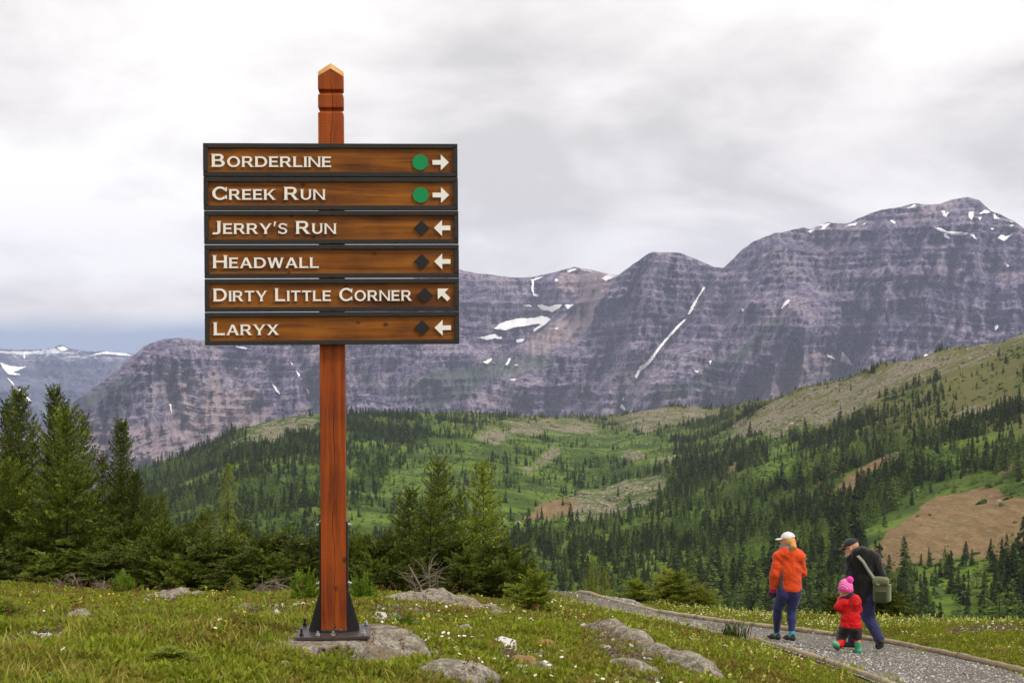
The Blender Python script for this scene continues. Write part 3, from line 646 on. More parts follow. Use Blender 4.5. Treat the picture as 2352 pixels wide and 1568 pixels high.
# ------------------------------------------------------------------ haze between here and the ranges
k = Mat('haze_air')
pv = k.n('ShaderNodeVolumePrincipled', {'Color': (0.68, 0.73, 0.97), 'Density': 0.000046, 'Anisotropy': 0.0})
k.t.links.new(pv.outputs[0], k.out.inputs['Volume'])
hz = MB().box(-9000, 9000, -400, 13500, -2200, 900).build('haze', k.m); tag(hz, 'thin blue mountain air fading the far ranges', kind='stuff')
# ------------------------------------------------------------------ far forest
def far_conifer(seed, H, W, tiers, spikes, droop, rag):
    rng = np.random.RandomState(seed); V = []; Fs = []
    V += [(-.012 * H, 0, -.15 * H), (.012 * H, 0, -.15 * H), (0, .015 * H, -.15 * H), (0, 0, H * .9)]; Fs += [(0, 1, 3), (1, 2, 3), (2, 0, 3)]; mi = [1, 1, 1]
    for t in range(tiers):
        f = t / (tiers - 1); zt = H * (0.16 + 0.86 * f) if f < 1 else H * 1.0
        zt = H * (0.22 + 0.78 * f); r = W * (1 - f) ** 0.72 * rng.uniform(0.75, 1.15) + 0.02 * H; hh = H * 0.15 * (1 - 0.4 * f)
        a0 = rng.uniform(0, 6.28); o = len(V); V.append((rng.normal(0, .01 * H), rng.normal(0, .01 * H), zt + hh * 0.4))
        for s in range(spikes * 2):
            a = a0 + math.pi * s / spikes; rr = r * (rng.uniform(1 - rag, 1.1) if s % 2 == 0 else rng.uniform(.35, .55))
            V.append((math.cos(a) * rr, math.sin(a) * rr, zt - hh * (droop if s % 2 == 0 else droop * .35) * rng.uniform(.7, 1.2)))
        for s in range(spikes * 2): Fs.append((o, o + 1 + s, o + 1 + (s + 1) % (spikes * 2))); mi.append(0)
    return np.array(V), np.array(Fs), np.array(mi)
def far_mat(name, a, b):
    k = Mat(name); rnd = k.n('ShaderNodeObjectInfo').outputs['Random']; nz = k.noise(k.coord('Object'), 1.4, 3)
    c = k.mix(rnd, a, b); c = k.mix(k.math('MULTIPLY', k.step(nz, .4, .65), .45), c, tuple(q * 1.3 for q in b))
    return k.done(c, 0.9, spec=0.1, transl=(0.15, c))
M_SPR = far_mat('far_spruce_needles', lin((30, 44, 18)), lin((62, 76, 30)))
M_LAR = far_mat('far_larch_needles', lin((60, 84, 28)), lin((104, 124, 46)))
M_FTR = simple('far_tree_bark', lin((70, 60, 50)), 0.9)
def far_tree(seed, H, W, n, droop, l, wd, top=.8):
    rng = np.random.RandomState(seed); V = [(-.02 * H, 0, -.15 * H), (.02 * H, 0, -.15 * H), (0, .02 * H, -.15 * H), (0, 0, H * .92)]; Fs = [(0, 1, 3), (1, 2, 3), (2, 0, 3)]; mi = [1, 1, 1]
    for i in range(n):
        f = rng.rand() ** 1.25; f = .05 + .93 * f; a = rng.uniform(0, 6.28); R_ = W * (1 - f) ** top * rng.uniform(.75, 1.15) + .10
        r = R_ * rng.uniform(.25, 1) ** .6; L = l * (1.05 - .6 * f) * rng.uniform(.7, 1.3); h = np.array([math.cos(a), math.sin(a), 0]); p = h * (r - L * .5) + [0, 0, H * f]
        d = h + [0, 0, -droop * rng.uniform(.4, 1.3)]; d /= np.linalg.norm(d); s = np.cross(d, [0, 0, 1.0]) + rng.normal(0, .25, 3); s *= wd * L / np.linalg.norm(s); o = len(V)
        V += [p, p + d * L * .55 + s, p + d * L, p + d * L * .55 - s]; Fs += [(o, o + 1, o + 2), (o, o + 2, o + 3)]; mi += [0, 0]
    for i in range(6):
        a = 1.05 * i; o = len(V); V += [(0, 0, H * 1.0), (math.cos(a) * .22, math.sin(a) * .22, H * .90), (math.cos(a + .7) * .2, math.sin(a + .7) * .2, H * .93)]; Fs.append((o, o + 1, o + 2)); mi.append(0)
    return np.array(V, float), np.array(Fs), np.array(mi)
SPR = [far_tree(s, 9, w, 230, .55, 1.25, .42) for s, w in ((1, 1.75), (2, 1.4), (3, 2.1), (4, 1.6))]
LAR = [far_tree(s, 8, w, 170, .1, 1.2, .34, .62) for s, w in ((11, 1.9), (12, 2.3), (13, 1.6))]
def area_sample(n, seed):
    rng = np.random.RandomState(seed); A = np.linalg.norm(np.cross(VP[1:, :-1] - VP[:-1, :-1], VP[:-1, 1:] - VP[:-1, :-1]), axis=-1)
    ca = np.cumsum(A.ravel()); k_ = np.searchsorted(ca, rng.uniform(0, ca[-1], n)); i, j = np.unravel_index(k_, A.shape)
    fi = i + rng.rand(n); fj = j + rng.rand(n); return bil(VU, fi, fj), bil(VV, fi, fj), bil(VP, fi, fj), rng
def forest_density(u, v, P):
    cl = smooth01((fbm(P[:, 0] / 70, P[:, 1] / 110, 0, 91, 3) + 0.12) / 0.35); cl2 = smooth01((fbm(P[:, 0] / 22, P[:, 1] / 40, 0, 95, 2) + 0.05) / 0.3)
    d = 0.12 + 0.42 * cl * cl2
    dense = vmask(u, v, P_DENSE, 22, 7); d = np.where(dense > 0, 0.30 + 0.5 * cl, d)
    d = np.where((u < 330) & (v > 1100), 0.8, d); d = np.where((u > 1930) & (v > 1285), np.maximum(d, .55 * cl2), d)
    d *= 1 - np.where((u > 1950) & (v > 1290), .30, 0.80) * vmask(u, v, P_MEADOW, 16, 9); d *= 1 - 0.97 * vmask(u, v, P_TALUS, 14, 5); d *= 1 - 0.985 * vmask(u, v, P_DIRT, 8, 3)
    lr = (u > 1880) & (v > 1265) & (vmask(u, v, P_DIRT, 8, 3) < .5); d = np.where(lr, .30 + .70 * cl2, d)
    return d
u, v, P, rng = area_sample(120000, 5)
ok = (u > -350) & (u < 2700); dens = forest_density(u, v, P); ok &= rng.rand(len(u)) < dens
u, v, P, dens = u[ok], v[ok], P[ok], dens[ok]
larchy = smooth01((fbm(P[:, 0] / 90, P[:, 1] / 90, 0, 99, 2) + 0.05) / 0.3); is_l = rng.rand(len(u)) < 0.28 + 0.55 * larchy
sc = np.exp(rng.normal(-0.16, 0.30, len(u))) * np.clip(0.55 + 0.6 * dens, .5, 1.1) * np.interp(v, [930, 1000, 1150, 1400], [.8, .85, .95, 1.0])
# the largest ones in view stay individuals
crest = np.interp(u, [0, 700, 1200, 1230, 1500, 1650, 2100, 2352], [1150, 1215, 1230, 1345, 1385, 1400, 1420, 1432])
size = 8.5 * sc / P[:, 1] * F; vis = (v - 0.7 * size < crest) & (u > -20) & (u < 2372)
hid = (u > 735) & (u < 800); size[~vis | hid] = 0
order = np.argsort(-size); ind = np.zeros(len(u), bool)
ind[[i for i in order if not is_l[i]][:210]] = True; ind[[i for i in order if is_l[i]][:90]] = True
drop = (v > crest + 130); keep = ~ind & ~drop
rots = np.c_[np.zeros(len(u)), np.zeros(len(u)), rng.uniform(0, 6.28, len(u))]; var = rng.randint(0, 12, len(u))
lean = rng.normal(0, .03, (len(u), 2)); rots[:, :2] = lean
s_ = keep & ~is_l; tag(scatter_stuff('spruce_forest', SPR, P[s_], rots[s_], sc[s_], var[s_] % 4, [M_SPR, M_FTR]), 'dense dark spruce forest covering the valley slopes', kind='stuff')
s_ = keep & is_l; tag(scatter_stuff('larch_forest', LAR, P[s_], rots[s_], sc[s_], var[s_] % 3, [M_LAR, M_FTR]), 'paler larch trees mixed through the valley forest', kind='stuff')
ME_S = [mesh_np('spruce_tree', *t[:2], False, [M_SPR, M_FTR], t[2]) for t in SPR]; ME_L = [mesh_np('larch_tree', *t[:2], False, [M_LAR, M_FTR], t[2]) for t in LAR]
for i in np.where(ind)[0]:
    o = link('larch_tree' if is_l[i] else 'spruce_tree', (ME_L[var[i] % 3] if is_l[i] else ME_S[var[i] % 4]))
    o.location = P[i]; o.rotation_euler = rots[i]; o.scale = (sc[i],) * 3
    if is_l[i]: tag(o, 'pale green larch in the valley forest below the path', 'tree', 'larches of the valley forest')
    else: tag(o, 'dark narrow spruce in the valley forest below the path', 'tree', 'spruces of the valley forest')
# boulders of the talus fields
def ico(seed, sub=1, amp=.25, flat=.7):
    bm = bmesh.new(); bmesh.ops.create_icosphere(bm, subdivisions=sub, radius=1.0); V = np.array([v_.co[:] for v_ in bm.verts]); Fs = np.array([[q.index for q in f.verts] for f in bm.faces]); bm.free()
    V *= (1 + amp * fbm(V[:, 0] * 1.3, V[:, 1] * 1.3, V[:, 2] * 1.3, seed, 2))[:, None]; V[:, 2] *= flat; return V, Fs, np.zeros(len(Fs), int)
k = Mat('talus_stone'); rnd = k.n('ShaderNodeObjectInfo').outputs['Random']; M_TAL = k.done(k.mix(rnd, lin((88, 80, 66)), lin((166, 154, 134))), 0.9, spec=0.1)
u, v, P, rng = area_sample(90000, 8)
tm = vmask(u, v, P_TALUS, 22, 5); mk = tm * smooth01((fbm(P[:, 0] / 40, P[:, 1] / 40, 0, 103, 3) - .02) / .25) * .6 + 0.012 * (u > 900) + .015 * vmask(u, v, P_DIRT, 8, 3)
ok = (u > -100) & (u < 2500) & (rng.rand(len(u)) < mk); P = P[ok]; n = len(P)
tag(scatter_stuff('talus_boulders', [ico(s, 1, .5) for s in (1, 2, 3)], P, rng.uniform(0, 6.28, (n, 3)) * [0.1, .1, 1], np.exp(rng.normal(-.35, .45, n)), rng.randint(0, 3, n), [M_TAL]), 'pale boulders strewn over the talus slopes', kind='stuff')

# low bushes between the trees
k = Mat('valley_bush_leaves'); rnd = k.n('ShaderNodeObjectInfo').outputs['Random']; nz = k.noise(k.coord('Position'), 1.2, 4)
M_VB = k.done(k.mix(k.math('ADD', k.math('MULTIPLY', rnd, .6), k.math('MULTIPLY', nz, .4)), lin((40, 58, 22)), lin((86, 104, 44))), .9, nz, .8, .3, .1)
u, v, P, rng = area_sample(80000, 12)
mk = smooth01((fbm(P[:, 0] / 30, P[:, 1] / 45, 0, 107, 3) + .05) / .3) * .55; mk = np.where((u > 1880) & (v > 1265), .8, mk); mk *= (1 - .8 * vmask(u, v, P_TALUS, 14, 5)) * (1 - .8 * vmask(u, v, P_DIRT, 8, 3))
cr_ = np.interp(u, [0, 700, 1200, 1230, 1500, 1650, 2100, 2352], [1150, 1215, 1230, 1345, 1385, 1400, 1420, 1432])
ok = (u > -200) & (u < 2550) & (rng.rand(len(u)) < mk) & (v < cr_ + 110); P = P[ok]; n = len(P)
tag(scatter_stuff('valley_bushes', [ico(s, 2, .7, .6) for s in (21, 22, 23)], P, rng.uniform(0, 6.28, (n, 3)) * [.1, .1, 1], np.exp(rng.normal(-.25, .45, n)), rng.randint(0, 3, n), [M_VB]), 'low green bushes scattered between the valley trees', kind='stuff')
# ------------------------------------------------------------------ trail sign
def wood(name, base, dark, light, along, knots=7.0, bstr=0.25, saw=False):
    k = Mat(name); vec = k.coord('Object'); a = 'xyz'.index(along)
    sc_ = [16.0, 16.0, 16.0]; sc_[a] = 0.9
    gv = k.n('ShaderNodeMapping', {0: vec, 'Scale': tuple(sc_)}).outputs[0]
    rnd = k.n('ShaderNodeObjectInfo').outputs['Random']
    off = k.n('ShaderNodeCombineXYZ', {0: k.math('MULTIPLY', rnd, 37.0), 1: k.math('MULTIPLY', rnd, 11.0), 2: k.math('MULTIPLY', rnd, 23.0)}).outputs[0]
    gv = k.n('ShaderNodeVectorMath', {0: gv, 1: off}, operation='ADD').outputs[0]
    g1 = k.noise(gv, 1.0, 6, 0.6, 1.2); g2 = k.noise(gv, 3.5, 5, 0.6, 0.4)
    big = k.noise(k.n('ShaderNodeVectorMath', {0: vec, 1: off}, operation='ADD').outputs[0], 3.0, 3)
    c = k.ramp(k.math('ADD', k.math('MULTIPLY', g1, 0.6), k.math('MULTIPLY', big, 0.4)), [(0.36, dark), (0.5, base), (0.64, light)])
    c = k.mix(k.math('MULTIPLY', k.step(g2, 0.53, 0.68), 0.5), c, dark)
    ks = [1.0, 1.0, 1.0]; ks[a] = 0.75
    kv = k.n('ShaderNodeMapping', {0: k.n('ShaderNodeVectorMath', {0: vec, 1: off}, operation='ADD').outputs[0], 'Scale': tuple(ks)}).outputs[0]
    vo = k.n('ShaderNodeTexVoronoi', {'Vector': kv, 'Scale': knots, 'Randomness': 1.0})
    kn = k.math('SUBTRACT', 1.0, k.step(k.math('ADD', vo.outputs['Distance'], k.math('MULTIPLY', k.math('SUBTRACT', g2, .5), .05)), 0.045, 0.13))
    c = k.mix(k.math('MULTIPLY', kn, 0.85), c, tuple(q * 0.16 for q in base))
    h = k.math('ADD', g2, k.math('MULTIPLY', g1, 0.5))
    if saw:
        wv = k.n('ShaderNodeTexWave', {'Vector': vec, 'Scale': 22.0, 'Distortion': 1.2, 'Detail': 2.0}, wave_type='BANDS', bands_direction='Z').outputs['Fac']
        c = k.mix(k.math('MULTIPLY', k.step(wv, .7, 1.0), .22), c, dark); h = k.math('ADD', h, k.math('MULTIPLY', wv, .3))
        # drying crack wandering down the face
        sp_ = k.n('ShaderNodeSeparateXYZ', {0: vec}); wob = k.noise(k.n('ShaderNodeCombineXYZ', {2: sp_.outputs[2]}).outputs[0], 2.3, 4)
        cr = k.math('ABSOLUTE', k.math('SUBTRACT', sp_.outputs[0], k.math('MULTIPLY', k.math('SUBTRACT', wob, 0.42), 0.09)))
        cf = k.math('MULTIPLY', k.math('SUBTRACT', 1.0, k.step(cr, 0.0008, 0.0028)), k.step(k.noise(k.n('ShaderNodeCombineXYZ', {2: sp_.outputs[2]}).outputs[0], .9, 2), .40, .48))
        c = k.mix(cf, c, tuple(q * .12 for q in base)); h = k.math('SUBTRACT', h, k.math('MULTIPLY', cf, 2.0))
    return k.done(c, 0.62, h, bstr, 0.004, 0.3)
M_POST = wood('red_stained_timber', lin((142, 62, 7)), lin((98, 38, 5)), lin((164, 78, 12)), 'z', 6.5, 0.35, True)
M_BOARD = wood('golden_stained_board', lin((124, 70, 10)), lin((76, 38, 6)), lin((154, 92, 16)), 'x', 8.5)
M_ENDG = wood('pale_end_grain', lin((190, 134, 72)), lin((160, 104, 50)), lin((206, 156, 96)), 'z', 3.0)
M_FRAME = simple('black_painted_frame', lin((46, 43, 41)), 0.6, 0.35, 40, 0.25)
M_STEEL = simple('black_steel', lin((30, 29, 31)), 0.42, 0.3, 60, 0.12, 0.5)
M_PLATE = simple('brown_steel_plate', lin((62, 52, 50)), 0.5, 0.3, 30, 0.12, 0.5)
M_ZINC = simple('zinc_bolt', (0.55, 0.55, 0.54), 0.35, 0.15, 60, 0.1, 0.5, metal=0.8)
M_WHITE = simple('cream_paint', lin((240, 236, 228)), 0.55, 0.06, 40, 0.1)
M_GREEN = simple('green_marker_paint', lin((10, 138, 78)), 0.5, 0.08, 50, 0.1)
M_BLACK = simple('black_marker_paint', lin((34, 33, 34)), 0.6, 0.3, 80, 0.2)
SX = (768 - U0) / F * 9.05; PXM = F / 9.05                       # photo pixels per metre at the sign
ZS = CAMZ - (1455 - VH) / F * 9.05; zat = lambda v, dy: CAMZ - ZS - (v - VH) / F * (9.05 + dy)
sign = thing('trail_sign', 'tall red timber post carrying six framed wooden trail name boards', 'sign', (SX, 9.05, ZS), R(4.2))
sign.rotation_euler = (0, -0.0061, R(4.2))
hz_ = lambda Y: zat((130 + Y / 6.27) * 0.91875, -.07)        # height from the post-top close-up
W = 0.0705; N_ = W * 0.70
secs = [(0.035, W), (hz_(955), W), (hz_(905), N_), (hz_(868), W), (hz_(672), W), (hz_(622), N_), (hz_(585), W), (hz_(385), W)]
V = []; Fs = []
for (z, w) in secs: V += [(-w, -w, z), (w, -w, z), (w, w, z), (-w, w, z)]
for i in range(len(secs) - 1):
    for q in range(4): Fs.append((4 * i + q, 4 * i + (q + 1) % 4, 4 * i + 4 + (q + 1) % 4, 4 * i + 4 + q))
n0 = 4 * (len(secs) - 1); Fs.append((3, 2, 1, 0))
zf, zb = hz_(262), hz_(290)
V += [(0, -W, zf), (0, W, zf)]; t0 = len(V) - 2
Fs += [(n0, n0 + 1, t0), (n0 + 2, n0 + 3, t0 + 1), (n0 + 1, n0 + 2, t0 + 1, t0), (n0 + 3, n0, t0, t0 + 1)]
post = MB().add(V, Fs).build('post', M_POST, sign, bevel=0.0025)
# sawn peak: pale end grain bevelled back from the front gable
zp, ze = hz_(165), hz_(295); b = 0.032
e0 = hz_(385) + 0.001; f0 = zf + 0.001
capV = [(-W, -W, e0), (0, -W, f0), (W, -W, e0), (-W, -W + b, ze), (0, -W + b, zp), (W, -W + b, ze), (-W, W - b, ze), (0, W - b, zp), (W, W - b, ze), (-W, W, e0), (0, W, f0), (W, W, e0)]
capF = [(0, 1, 4, 3), (1, 2, 5, 4), (3, 4, 7, 6), (4, 5, 8, 7), (6, 7, 10, 9), (7, 8, 11, 10), (0, 3, 6, 9), (2, 11, 8, 5), (0, 9, 10, 1), (1, 10, 11, 2)]
MB().add(capV, capF).build('post_peak', M_ENDG, sign)

# capital letters with small flared serifs, as raised wooden pieces
S_, T_ = 0.20, 0.15
def rct(a, b, c, d): return [(a, c), (b, c), (b, d), (a, d)]
def lin_(p, q, w):
    return [(p[0] - w / 2, p[1]), (p[0] + w / 2, p[1]), (q[0] + w / 2, q[1]), (q[0] - w / 2, q[1])] if q[1] > p[1] else [(q[0] - w / 2, q[1]), (q[0] + w / 2, q[1]), (p[0] + w / 2, p[1]), (p[0] - w / 2, p[1])]
def arc(cx, cz, rx, rz, a0, a1, tx=S_, tz=T_, n=14):
    r = []
    for i in range(n):
        p, q = R(a0 + (a1 - a0) * i / n), R(a0 + (a1 - a0) * (i + 1) / n)
        r.append([(cx + rx * math.cos(p), cz + rz * math.sin(p)), (cx + rx * math.cos(q), cz + rz * math.sin(q)), (cx + (rx - tx) * math.cos(q), cz + (rz - tz) * math.sin(q)), (cx + (rx - tx) * math.cos(p), cz + (rz - tz) * math.sin(p))])
    return r
def stem(x, w=S_, foot=True, head=True, e=0.085, h=0.06):
    r = [rct(x, x + w, 0, 1)]
    if foot: r.append([(x - e, 0), (x + w + e, 0), (x + w, h), (x, h)])
    if head: r.append([(x, 1 - h), (x + w, 1 - h), (x + w + e, 1), (x - e, 1)])
    return r
def bar(x0, x1, z, t=T_): return [rct(x0, x1, z, z + t), [(x1 - .05, z + t * .5), (x1, z - .05), (x1 + .02, z + t * .5)], [(x1 - .05, z + t * .5), (x1 + .02, z + t * .5), (x1, z + t + .05)]]
GL = {
 'I': (stem(0), .20), 'H': (stem(0) + stem(.76) + [rct(S_, .76, .44, .58)], .96),
 'E': (stem(0) + bar(S_, .74, 0) + bar(S_, .66, .44) + bar(S_, .72, 1 - T_), .76), 'L': (stem(0) + bar(S_, .74, 0), .74),
 'T': (stem(.33) + [rct(0, .86, 1 - T_, 1), [(0, .80), (.05, .86), (0, .86)], [(.86, .80), (.86, .86), (.81, .86)]], .86),
 'N': (stem(0, .16) + stem(.82, .16) + [[(.0, 1), (.16, 1), (.98, 0), (.80, 0)][::-1]], .98),
 'A': ([lin_((.09, 0), (.50, 1), .18), lin_((.93, 0), (.52, 1), .21), rct(.26, .78, .26, .38)] + [rct(-.03, .24, 0, .045), rct(.78, 1.09, 0, .045)], 1.04),
 'W': ([lin_((.36, 0), (.10, 1), .20), lin_((.36, 0), (.66, 1), .17), lin_((.98, 0), (.66, 1), .20), lin_((.98, 0), (1.26, 1), .17), rct(-.03, .26, .955, 1), rct(1.12, 1.40, .955, 1)], 1.36),
 'X': ([lin_((.12, 0), (.84, 1), .20), lin_((.88, 0), (.10, 1), .23), rct(-.02, .27, 0, .045), rct(.72, 1.03, 0, .045), rct(-.05, .26, .955, 1), rct(.70, .99, .955, 1)], .98),
 'Y': ([rct(.41, .61, 0, .46), lin_((.50, .40), (.10, 1), .22), lin_((.53, .40), (.92, 1), .19), rct(.34, .68, 0, .045), rct(-.05, .25, .955, 1), rct(.78, 1.05, .955, 1)], 1.02),
 'K': (stem(0) + [lin_((.26, .44), (.78, 1), .19), lin_((.84, 0), (.40, .56), .24), rct(.66, .95, .955, 1), rct(.68, 1.0, 0, .045)], .94),
 'O': (arc(.54, .5, .54, .52, 0, 360, S_, T_, 32), 1.08), 'C': (arc(.54, .5, .54, .52, 42, 318, S_, T_, 26) + [[(.86, .68), (1.0, .64), (1.0, .98), (.95, .98)], [(.86, .32), (.95, .04), (1.0, .04), (1.0, .34)]], 1.0),
 'D': (stem(0, S_, True, True) + [rct(S_, .48, 0, T_), rct(S_, .48, 1 - T_, 1)] + arc(.48, .5, .52, .5, -90, 90, S_, T_, 18), 1.0),
 'R': (stem(0) + [rct(S_, .54, 1 - T_, 1), rct(S_, .56, .41, .53)] + arc(.54, .705, .31, .295, -90, 90, S_, T_ * .9, 14) + [lin_((.83, 0), (.50, .46), .24), rct(.70, 1.0, 0, .045)], .94),
 'B': (stem(0) + [rct(S_, .52, 1 - T_, 1), rct(S_, .52, .46, .58), rct(S_, .54, 0, T_)] + arc(.52, .745, .28, .255, -90, 90, S_, T_ * .9, 14) + arc(.54, .28, .34, .28, -90, 90, S_, T_, 14), .88),
 'U': ([rct(.04, .24, .34, 1), rct(.74, .90, .34, 1), rct(-.02, .30, .955, 1), rct(.68, .96, .955, 1)] + arc(.47, .36, .43, .37, 180, 360, .19, T_, 16), .94),
 'J': ([rct(.30, .50, .16, 1), rct(.24, .56, .955, 1)] + arc(.16, .16, .34, .20, 230, 360, S_, T_, 12) + [[(-.06, -.02), (.02, -.06), (.06, .12), (.0, .14)]], .54),
 'S': (arc(.40, .74, .36, .28, 20, 270, .17, .125, 18) + arc(.40, .28, .38, .295, -160, 90, .17, .125, 18) + [rct(.70, .76, .72, .96), rct(.02, .08, .04, .30)], .78),
 "'": ([[(.02, .74), (.10, .72), (.24, 1.16), (.06, 1.16)]], .24)}
Z2M = 0.91875 / 2.904 / (F / (9.05 - .115))                                       # close-up pixel -> metres
def text_on(parent, txt, x0, width, base, y, big, small):
    pen = 0.0; items = []
    for wi, w in enumerate(txt.split(' ')):
        if wi: pen += small * 0.62
        for ci, ch in enumerate(w):
            h = big if ci == 0 else small
            items.append((ch, pen, h)); pen += (GL[ch][1] + 0.17) * h
    pen -= 0.17 * small; fx = width / pen
    for ch, p, h in items:
        mb = MB()
        for q, poly in enumerate(GL[ch][0]):
            pl = [(x0 + (p + a * h) * fx, base + b * h) for a, b in poly]
            ar = sum(pl[i][0] * pl[(i + 1) % len(pl)][1] - pl[(i + 1) % len(pl)][0] * pl[i][1] for i in range(len(pl)))
            if ar < 0: pl = pl[::-1]
            mb.prism(pl, y - 0.009 - 0.00012 * (q % 9), y + 0.002)
        mb.build('letter', M_WHITE, parent)
screw = MB(); _sc = [(math.cos(2 * math.pi * i / 10) * .0058, math.sin(2 * math.pi * i / 10) * .0058) for i in range(10)]
screw.prism(_sc, -0.003, 0.002); _scr = screw.build('screw', M_STEEL); ME_SCREW = _scr.data; bpy.data.objects.remove(_scr)
BW = 1837 * Z2M; BX0 = -BW / 2 + 0.002; FW = 33 * Z2M; YF = -0.118; YP = -0.104
boards = [(55, 295, 'BORDERLINE', 155, 1012, 226, 'c', 1658, 190, 'r'), (300, 537, 'CREEK RUN', 157, 965, 463, 'c', 1660, 428, 'r'),
          (543, 783, "JERRY'S RUN", 162, 1043, 710, 'd', 1665, 668, 'l'), (789, 1030, 'HEADWALL', 160, 917, 957, 'd', 1665, 912, 'l'),
          (1036, 1273, 'DIRTY LITTLE CORNER', 162, 1588, 1197, 'd', 1685, 1157, 'u'), (1277, 1514, 'LARYX', 162, 625, 1441, 'd', 1665, 1395, 'l')]
ZB = zat((340 + 1514 / 2.904) * 0.91875, -.115)               # bottom of the lowest board
lab = ['board lettered BORDERLINE with green circle and right arrow', 'board lettered CREEK RUN with green circle and right arrow', "board lettered JERRY'S RUN with black diamond and left arrow",
       'board lettered HEADWALL with black diamond and left arrow', 'board lettered DIRTY LITTLE CORNER with black diamond and diagonal arrow', 'board lettered LARYX with black diamond and left arrow']
for bi, (ya, yb, txt, xa, xb, yl, mk, mx_, my, ar) in enumerate(boards):
    zz = lambda Y: ZB + (1514 - Y) * Z2M; xx = lambda X: BX0 + (X - 93) * Z2M
    z0, z1_ = zz(yb), zz(ya); jx = (0.0, .0012, .003, .004, .004, .004)[bi]
    pan = MB().box(BX0 + FW * .6 + jx, BX0 + BW - FW * .6 + jx, YP, -0.0725, z0 + FW * .6, z1_ - FW * .6).build('sign_board', M_BOARD, sign)
    pan['label'] = lab[bi]
    for (a, b_, c_, d_) in ((BX0, BX0 + BW, z0, z0 + FW), (BX0, BX0 + BW, z1_ - FW, z1_)):
        MB().box(a + jx, b_ + jx, YF, -0.0722, c_, d_).build('frame_rail', M_FRAME, pan, bevel=0.002)
    for a in (BX0, BX0 + BW - FW): MB().box(a + jx, a + FW + jx, YF - .002, -0.0715, z0 + FW + .0005, z1_ - FW - .0005).build('frame_stile', M_FRAME, pan, bevel=0.002)
    text_on(pan, txt, xx(xa), (xb - xa) * Z2M, zz(yl), YP, 93 * Z2M, 76 * Z2M)
    cx_, cz_ = xx(mx_), zz(my); r_ = 56.5 * Z2M
    if mk == 'c': MB().prism([(cx_ + r_ * math.cos(2 * math.pi * i / 40), cz_ + r_ * math.sin(2 * math.pi * i / 40)) for i in range(40)], YP - .009, YP + .002).build('circle_marker', M_GREEN, pan)
    else: MB().prism([(cx_, cz_ - r_), (cx_ + r_, cz_), (cx_, cz_ + r_), (cx_ - r_, cz_)], YP - .009, YP + .002).build('diamond_marker', M_BLACK, pan)
    A = np.array([(-60, -17), (1, -17), (1, -58), (60, 0), (1, 58), (1, 17), (-60, 17)], float) * Z2M
    ang = {'r': 0, 'l': 180, 'u': 135}[ar]; ca, sa = math.cos(R(ang)), math.sin(R(ang)); k_ = 0.95 if ar == 'u' else 1.0
    ac = (xx({'r': 1807, 'l': 1815, 'u': 1820}[ar]), zz(my if ar != 'u' else 1150))
    MB().prism([(ac[0] + k_ * (p[0] * ca - p[1] * sa), ac[1] + k_ * (p[0] * sa + p[1] * ca)) for p in A], YP - .0092, YP + .002).build('arrow', M_WHITE, pan)
    for X in (106, 566, 1021, 1474, 1915):
        for z in (z0 + FW * .5, z1_ - FW * .5):
            s_ = link('screw', ME_SCREW, pan); s_.location = (xx(X) + jx, YF - .001, z)
# steel foot
MB().box(-.203, .203, -.19, .19, 0, .018).build('base_plate', M_PLATE, sign, bevel=.002)
for s in (-1, 1):
    MB().box(*(sorted((s * .0725, s * .0805))), -.062, .062, .0225, .64).build('side_plate', M_STEEL, sign, bevel=.001)
    g_ = [(s * .081, .0225), (s * .142, .0225), (s * .139, .04), (s * .083, .235), (s * .081, .235)]
    for yy in (-.034, .030):
        MB().prism(g_ if s > 0 else g_[::-1], yy, yy + .008).build('gusset', M_STEEL, sign)
    for z in (.615, .285):
        MB().tube([(s * .07, 0, z), (s * .100, 0, z)], .0075, 8).build('bolt', M_ZINC, sign); MB().tube([(s * .081, 0, z), (s * .090, 0, z)], .014, 6).build('nut', M_ZINC, sign)
for (x, y) in ((-.175, -.165), (-.085, -.172), (.0, -.172), (.17, -.165), (-.175, .165), (.175, .165)):
    MB().tube([(x, y, .02), (x, y, .064 if x < -.1 else .048)], .007, 8).build('bolt', M_ZINC if x > -.1 else M_STEEL, sign); MB().tube([(x, y, .0222), (x, y, .036)], .0135, 6).build('nut', M_ZINC if x > -.1 else M_STEEL, sign)
# ------------------------------------------------------------------ conifer foliage
def needle_mat(name, a, b, c2=None):
    k = Mat(name); rnd = k.n('ShaderNodeObjectInfo').outputs['Random']; t = k.attr('tint')
    c = k.mix(k.math('ADD', k.math('MULTIPLY', t, .75), k.math('MULTIPLY', rnd, .25)), a, b)
    if c2: c = k.mix(k.step(t, .975, .995), c, c2)
    return k.done(c, 0.6, spec=0.25, transl=(0.14, c))
M_ND = needle_mat('spruce_needles', lin((30, 42, 9)), lin((106, 117, 30)), lin((104, 82, 40)))
M_NM = needle_mat('green_spruce_needles', lin((36, 50, 9)), lin((122, 134, 36)))
M_NL = needle_mat('light_spruce_needles', lin((74, 94, 14)), lin((156, 164, 48)))
M_NLA = needle_mat('larch_needles', lin((84, 100, 18)), lin((158, 160, 52)), lin((122, 92, 44)))
M_NBR = needle_mat('bright_larch_needles', lin((74, 104, 18)), lin((140, 162, 46)))
M_BARK = simple('grey_bark', lin((52, 44, 34)), 0.9, 0.4, 25, 0.6)
M_DEAD = simple('bleached_dead_wood', lin((126, 112, 98)), 0.85, 0.35, 30, 0.5)
